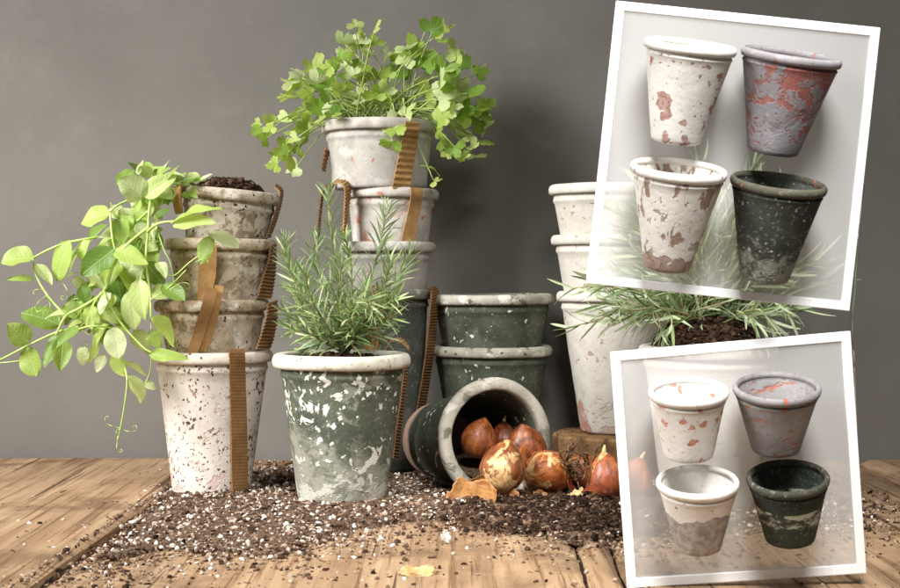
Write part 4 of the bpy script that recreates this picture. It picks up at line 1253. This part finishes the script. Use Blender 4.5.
bulb('pinkish bulb half seen through the lower panel', P(634, 482, 1.49), .0205, (.3, 0, 1), 8, bm(8, .36, srgb(130, 66, 40), srgb(186, 104, 64), srgb(216, 146, 96)))

# papery skins
def skin_material(name, a, b):
    t = NT(name)
    v = t.coord(); vs = t.coord((0, 0, 0), (1, 0.2, 1))
    c = t.mix(t.ramp(t.noise(vs, 130, 5, 0.6), 0.35, 0.65), a, b)
    c = t.mix(t.ramp(t.noise(v, 90, 4), 0.58, 0.68, 0, .6), c, srgb(118, 60, 28))
    bs = t.bsdf(c, 0.38, 0.45, t.noise(vs, 160, 4), 0.0012, 0.8)
    tr = t.n('ShaderNodeBsdfTranslucent'); t.put(tr.inputs[0], c)
    mx = t.n('ShaderNodeMixShader'); mx.inputs[0].default_value = .3
    t.link(bs.outputs[0], mx.inputs[1]); t.link(tr.outputs[0], mx.inputs[2])
    return t.finish(mx.outputs[0])
M_SK = skin_material('onion_skin', srgb(196, 144, 86), srgb(160, 104, 56))
M_SK2 = skin_material('pale_skin', srgb(226, 168, 118), srgb(196, 130, 82))
M_SK3 = skin_material('red_skin', srgb(150, 72, 46), srgb(118, 52, 34))
M_SK4 = skin_material('yellow_skin', srgb(226, 202, 148), srgb(206, 168, 112))
def shell(label, c, r, ext_u, ext_v, rot, mat, seed, rag=.22, name='bulb_skin', cat='bulb skin'):
    """a curved scrap of papery skin: part of a ball's shell with a torn edge, 0.4 mm thick"""
    nu, nv = 22, 22
    v_, f_ = [], []
    for side in (0, 1):
        for i in range(nu + 1):
            for j in range(nv + 1):
                u, w = 2 * i / nu - 1, 2 * j / nv - 1
                # square -> disc with a ragged rim
                du, dw = u * math.sqrt(1 - w * w / 2), w * math.sqrt(1 - u * u / 2)
                an = math.atan2(dw, du); rad_ = math.hypot(du, dw)
                k = 1 + rag * rad_ ** 2 * (mnoise.noise(Vector((math.cos(an) * 1.6, math.sin(an) * 1.6, seed))) * 1.4 + .5 * mnoise.noise(Vector((math.cos(an) * 5, math.sin(an) * 5, seed))))
                a, b = du * k * ext_u, dw * k * ext_v
                rr = r * (1 + .06 * mnoise.noise(Vector((du * 2.4, dw * 2.4, seed + 4)))) - side * .0004
                v_.append((rr * math.sin(a) * math.cos(b * .5), rr * math.sin(b), -rr * math.cos(a) * math.cos(b)))
    W_ = nv + 1; N_ = (nu + 1) * W_
    for i in range(nu):
        for j in range(nv):
            q_ = (i * W_ + j, (i + 1) * W_ + j, (i + 1) * W_ + j + 1, i * W_ + j + 1)
            f_.append(q_); f_.append(tuple(N_ + k for k in reversed(q_)))
    bd = [i * W_ for i in range(nu + 1)] + [nu * W_ + j for j in range(1, W_)] + [i * W_ + nv for i in range(nu - 1, -1, -1)] + [j for j in range(nv - 1, 0, -1)]
    for k in range(len(bd)):
        a, b = bd[k], bd[(k + 1) % len(bd)]
        f_.append((b, a, N_ + a, N_ + b))
    M3 = Matrix.Rotation(rot[2], 3, 'Z') @ Matrix.Rotation(rot[1], 3, 'Y') @ Matrix.Rotation(rot[0], 3, 'X')
    v_ = [M3 @ (Vector(p_) + Vector((0, 0, r * .8))) for p_ in v_]
    o_ = mesh_obj(name, v_, f_, mat, loc=c)
    return tag(o_, label, cat, 'papery bulb skins on the soil')
shell('large curled orange bulb skin in front of the tipped pot', P(473, 504, 1.405), .032, 1.05, .92, (R(52), R(10), R(-35)), M_SK, 3.0, .20)
shell('torn orange skin standing against the lip of the tipped pot', P(478, 494, 1.425), .024, .85, .8, (R(75), R(-35), R(15)), M_SK, 8.0, .25)
shell('small pale pink skin leaning on the half peeled bulb', P(507, 498, 1.422), .020, .6, .7, (R(75), R(15), R(-10)), M_SK2, 12.0, .3)
shell('small tan skin scrap lying to the right of the large curled skin', P(516, 512, 1.395), .018, .8, .65, (R(50), R(25), R(40)), M_SK2, 17.0, .35)
shell('pale skin flake in front of the root-tufted bulb', P(576, 495, 1.43), .010, .8, .9, (R(35), R(15), R(-50)), M_SK4, 23.0, .3)
shell('dark red curved skin at the foot of the upright red bulb', P(597, 490, 1.425), .022, .75, .45, (R(190), R(0), R(-12)), M_SK3, 29.0, .2)
shell('thin brown skin scrap under the root-tufted bulb', P(540, 497, 1.432), .016, .7, .6, (R(40), R(-20), R(60)), M_SK, 51.0, .35)
shell('crinkled tan skin scrap lying in front of the half peeled bulb', P(528, 505, 1.41), .014, .8, .6, (R(25), R(30), R(-30)), M_SK2, 57.0, .4)
shell('dark skin scrap between the root-tufted bulb and the upright red bulb', P(572, 487, 1.45), .015, .7, .7, (R(60), R(10), R(70)), M_SK3, 63.0, .35)
shell('loose orange skin peeling beside the dark bulb in the pot mouth', P(538, 462, 1.475), .017, .6, .9, (R(85), R(40), R(10)), M_SK, 69.0, .35)
o = shell('pale yellow dry leaf lying alone on the wood at the front', P(417, 568, 1.12), .030, .50, .32, (R(14), R(-6), R(30)), M_SK4, 35.0, .45, 'dry_leaf', 'dry leaf')
shell('white papery scrap at the front edge of the soil', P(446, 537, 1.25), .010, .45, .8, (R(40), R(20), R(20)), skin_material('white_scrap', srgb(226, 220, 212), srgb(200, 190, 184)), 41.0, .5)
twig = MB(); tube(twig, catmull(PD([(282, 465, 1.72), (296, 460, 1.70), (308, 455, 1.69)]), 6), .002, .0012, 6)
tag(twig.build('twig', M_ROOT), 'short brown twig lying behind the gap between left stack and front pot', 'twig')

# ------------------------------------------------------------------ the two framed panels with small pots
DP = 1.085
def pane_material():
    t = NT('frosted_pane')
    df = t.n('ShaderNodeBsdfDiffuse'); df.inputs[0].default_value = (0.90, 0.89, 0.875, 1)
    tr = t.n('ShaderNodeBsdfTranslucent'); tr.inputs[0].default_value = (0.90, 0.89, 0.875, 1)
    m1 = t.n('ShaderNodeMixShader'); m1.inputs[0].default_value = .35
    t.link(df.outputs[0], m1.inputs[1]); t.link(tr.outputs[0], m1.inputs[2])
    tp_ = t.n('ShaderNodeBsdfTransparent')
    m2 = t.n('ShaderNodeMixShader'); m2.inputs[0].default_value = .30
    t.link(tp_.outputs[0], m2.inputs[1]); t.link(m1.outputs[0], m2.inputs[2])
    return t.finish(m2.outputs[0])
M_PANE = pane_material()
def border_material():
    t = NT('white_board')
    v = t.coord()
    c = t.mix(t.ramp(t.noise(v, 40, 4), .3, .7), (0.88, 0.88, 0.87, 1), (0.84, 0.84, 0.83, 1))
    b = t.bsdf(c, 0.5, 0.3, t.noise(v, 500, 3), 0.0003, .5)
    return t.finish(b.outputs[0])
M_BORDER = border_material()
def panel(label, corners, bw):
    """corners: the photo's outer corners tl, tr, br, bl; a framed sheet standing at DP"""
    c3 = [P(x, y, DP) for x, y in corners]
    ctr = sum(c3, Vector()) / 4
    root = thing('framed_panel', label, 'frame', ctr)
    th = .0035
    outer = [Vector(p_) - ctr for p_ in c3]
    inner = []
    for i in range(4):
        p_, a, b = outer[i], outer[(i + 1) % 4], outer[(i - 1) % 4]
        inner.append(p_ + (a - p_).normalized() * bw + (b - p_).normalized() * bw)
    v_ = []
    for y_ in (-th / 2, th / 2):
        for q_ in outer + inner:
            v_.append((q_.x, y_, q_.z))
    f_ = []
    for i in range(4):
        j = (i + 1) % 4
        f_.append((i, 4 + i, 4 + j, j)); f_.append((8 + i, 8 + j, 12 + j, 12 + i))
        f_.append((i, j, 8 + j, 8 + i)); f_.append((4 + i, 12 + i, 12 + j, 4 + j))
    o_ = mesh_obj('frame_border', v_, f_, M_BORDER, root, smooth=False)
    bv = o_.modifiers.new('bevel', 'BEVEL'); bv.width = .0006; bv.segments = 2
    e = .001
    inn = [q_ + q_.normalized() * e for q_ in inner]
    v_ = [(q_.x, y_, q_.z) for y_ in (-.0008, .0008) for q_ in inn]
    mesh_obj('pane', v_, [(0, 3, 2, 1), (4, 5, 6, 7), (0, 1, 5, 4), (1, 2, 6, 5), (2, 3, 7, 6), (3, 0, 4, 7)], M_PANE, root, smooth=False)
    return root
panel('upper white-bordered translucent panel tilted to the right, carrying four tall pots', [(616, 1), (880, 28), (849, 311), (586, 283)], 9.0 * DP / F)
panel('lower white-bordered translucent panel tilted to the left, carrying four short pots', [(610, 352), (850, 331), (866, 573), (627, 588)], 9.5 * DP / F)
# a clear rod behind the right borders carries both panels
def rod_material():
    t = NT('clear_acrylic')
    b = t.bsdf((0.95, 0.95, 0.95, 1), 0.05, 0.5)
    b.inputs['Transmission Weight'].default_value = 1.0
    b.inputs['IOR'].default_value = 1.2
    return t.finish(b.outputs[0])
mb = MB()
tube(mb, [P(863, 180, DP + .004), P(851, 320, DP + .004), P(861, 572, DP + .004), Vector((P(861, 572, DP + .004).x, DP + .004, -.001))], .0014, .0014, 10)
tag(mb.build('support_rod', rod_material()), 'thin clear rod behind the right borders of both panels', 'rod')

def mini(label, rl_, rr_, bl_, br_, d, bmat, rmat, wobble=.0004, tilt=15, lipf=.085):
    rc = ((rl_[0] + rr_[0]) / 2, (rl_[1] + rr_[1]) / 2); bc = ((bl_[0] + br_[0]) / 2, (bl_[1] + br_[1]) / 2)
    Rr = math.hypot(rr_[0] - rl_[0], rr_[1] - rl_[1]) / 2 * d / F
    rb = math.hypot(br_[0] - bl_[0], br_[1] - bl_[1]) / 2 * d / F
    roll = math.atan2(rr_[1] - rl_[1], rr_[0] - rl_[0])
    a = Vector((rc[0] - bc[0], 0, -(rc[1] - bc[1])))
    h_ = a.length * d / F / math.cos(R(tilt))
    an = a.normalized()
    axd = (an * math.cos(R(tilt)) + Vector((0, -1, 0)) * math.sin(R(tilt))).normalized()
    top = P(rc[0], rc[1], d)
    base_ = top - axd * h_
    p_ = make_pot(label, Rr, h_, rb, base_, bmat, rmat, None, None, 'small_pot', lip=h_ * lipf, over=.0020, wall=.0026, wob=wobble, k=.42)
    p_.rotation_mode = 'QUATERNION'
    p_.rotation_quaternion = Vector((0, 0, 1)).rotation_difference(axd)
    return p_
DS = 1.043
MW = srgb(222, 219, 213); MW2 = srgb(206, 202, 196)
def small(name, a, b, layers, seed, **k): return pot_mat(name, a, b, layers, seed, **k)
inside = None
P1 = mini('small tall white pot with mauve blotches, top left of the upper panel', (644.5, 37), (736.7, 48), (653.7, 136), (705, 143), DS,
     small('mini_white_mauve', MW, MW2, [chips(srgb(184, 152, 142), 72, .20, cl=.5, cs=40, col2=srgb(152, 116, 106)), chips(srgb(150, 116, 106), 180, .36, cl=.6, cs=50)], 41, grime=.15),
     small('mini_white_rim', MW, MW2, [patch(srgb(170, 130, 116), 90, .72)], 42, grime=.2))
P2 = mini('small tall lilac-grey pot with red patches, top right of the upper panel', (742.8, 45), (841.6, 60), (752.5, 148), (805, 153), DS,
     small('mini_lilac_red', srgb(152, 148, 152), srgb(130, 126, 130), [patch(srgb(160, 88, 74), 110, .55, op=.85, soft=.04, rough=.75, cl=.5, cs=34, col2=srgb(146, 84, 76), z=(0.0, .05, -.08, .03)), patch(srgb(110, 106, 110), 40, .62, soft=.06, op=.6), chips(srgb(186, 84, 64), 150, .40)], 43),
     small('mini_lilac_rim', srgb(150, 146, 148), srgb(128, 124, 126), [patch(srgb(150, 96, 84), 130, .65, soft=.04, op=.8)], 44))
P3 = mini('small tall white pot with long brown scrapes, bottom left of the upper panel', (631.3, 163), (727.5, 169), (647, 266), (694.6, 271), DS,
     small('mini_white_brown', MW, MW2, [patch(srgb(138, 110, 92), 70, .57, op=.9, soft=.02, st=(1.6, 1.6, .6), rot=(.5, .7, 0), det=4), patch(srgb(138, 118, 104), 75, .60, soft=.05, rough=.7, op=.9, z=(.006, .02, .25, -.08)), patch(srgb(168, 152, 140), 60, .66, soft=.02)], 45),
     small('mini_brown_rim', MW, MW2, [patch(srgb(128, 100, 80), 80, .66), ], 46))
P4 = mini('small tall blackish-green pot with pale specks, bottom right of the upper panel', (731.5, 176), (826.8, 184), (744.6, 277), (794.7, 281), DS,
     small('mini_dark_green', srgb(64, 68, 60), srgb(50, 53, 47), [patch(srgb(122, 124, 112), 75, .55, soft=.09, z=(0, .055, .12, -.18), rough=.7), dict(kind='speck', col=srgb(190, 190, 178), scale=190, thr=.38, soft=.02, cl=.8, cs=45, h=.4), dict(kind='speck', col=srgb(150, 152, 140), scale=260, thr=.36, soft=.03, cl=.7, cs=60, h=.3, z=(.01, .05, .05, -.05))], 47),
     small('mini_dark_rim', srgb(84, 82, 70), srgb(62, 62, 52), [patch(srgb(150, 86, 62), 70, .63, soft=.02)], 48))
Q1 = mini('small short white pot with terracotta rings, top left of the lower panel', (649, 391), (727.8, 386), (666.7, 459), (716.8, 458), DS,
     small('mini_white_terra', MW, srgb(214, 210, 205), [chips(srgb(186, 126, 106), 66, .26, cl=.4, cs=40, col2=srgb(206, 158, 138)), chips(srgb(130, 118, 110), 220, .42, cl=.5, cs=50)], 49, grime=.12),
     small('mini_terra_rim', MW, srgb(214, 210, 205), [patch(srgb(176, 120, 102), 90, .74)], 50, grime=.15), tilt=14, lipf=.115)
Q2 = mini('small short grey pot with orange-red streaks, top right of the lower panel', (734, 389), (819.5, 381), (754.7, 451), (805, 454), DS,
     small('mini_grey_orange', srgb(150, 147, 147), srgb(128, 125, 125), [patch(srgb(172, 106, 86), 95, .60, soft=.05, rough=.75, op=.85, st=(.6, .6, 1.6)), chips(srgb(178, 106, 84), 120, .37, cl=1.0), patch(srgb(112, 108, 106), 36, .60, soft=.06, op=.6)], 51),
     small('mini_grey_rim', srgb(146, 142, 142), srgb(120, 116, 116), [patch(srgb(184, 96, 74), 90, .66, soft=.02)], 52), tilt=15, lipf=.12)
Q3 = mini('small short pot, white glaze over bare grey foot, bottom left of the lower panel', (656.7, 482), (738.8, 476), (678, 553), (724.7, 551), DS,
     small('mini_half_grey', srgb(226, 223, 218), srgb(212, 208, 202), [patch(srgb(164, 158, 152), 60, .5, soft=.012, z=(.020, .045, .5, -.5), h=-.5, col2=srgb(142, 134, 128)), chips(srgb(112, 82, 58), 130, .41, cl=.5)], 53, grime=.15),
     small('mini_half_rim', srgb(224, 221, 215), srgb(208, 204, 196), [patch(srgb(150, 136, 116), 90, .68)], 54), tilt=14, lipf=.11)
Q4 = mini('small short blackish-green pot with a whitish scuffed band, bottom right of the lower panel', (747, 480), (828.7, 470), (768.7, 543), (820.7, 543), DS,
     small('mini_black_green', srgb(58, 64, 56), srgb(44, 49, 43), [patch(srgb(172, 178, 164), 120, .52, soft=.06, z=(.010, .022, -.25, .04), cl=.2, st=(.6, .6, 1.3), rough=.75), dict(kind='patch', col=srgb(50, 55, 48), scale=30, thr=.5, soft=.1, z=(.028, .036, -.5, .5))], 55),
     small('mini_black_rim', srgb(74, 72, 62), srgb(56, 56, 48), [patch(srgb(120, 104, 84), 70, .62, soft=.04)], 56), tilt=16, lipf=.12)
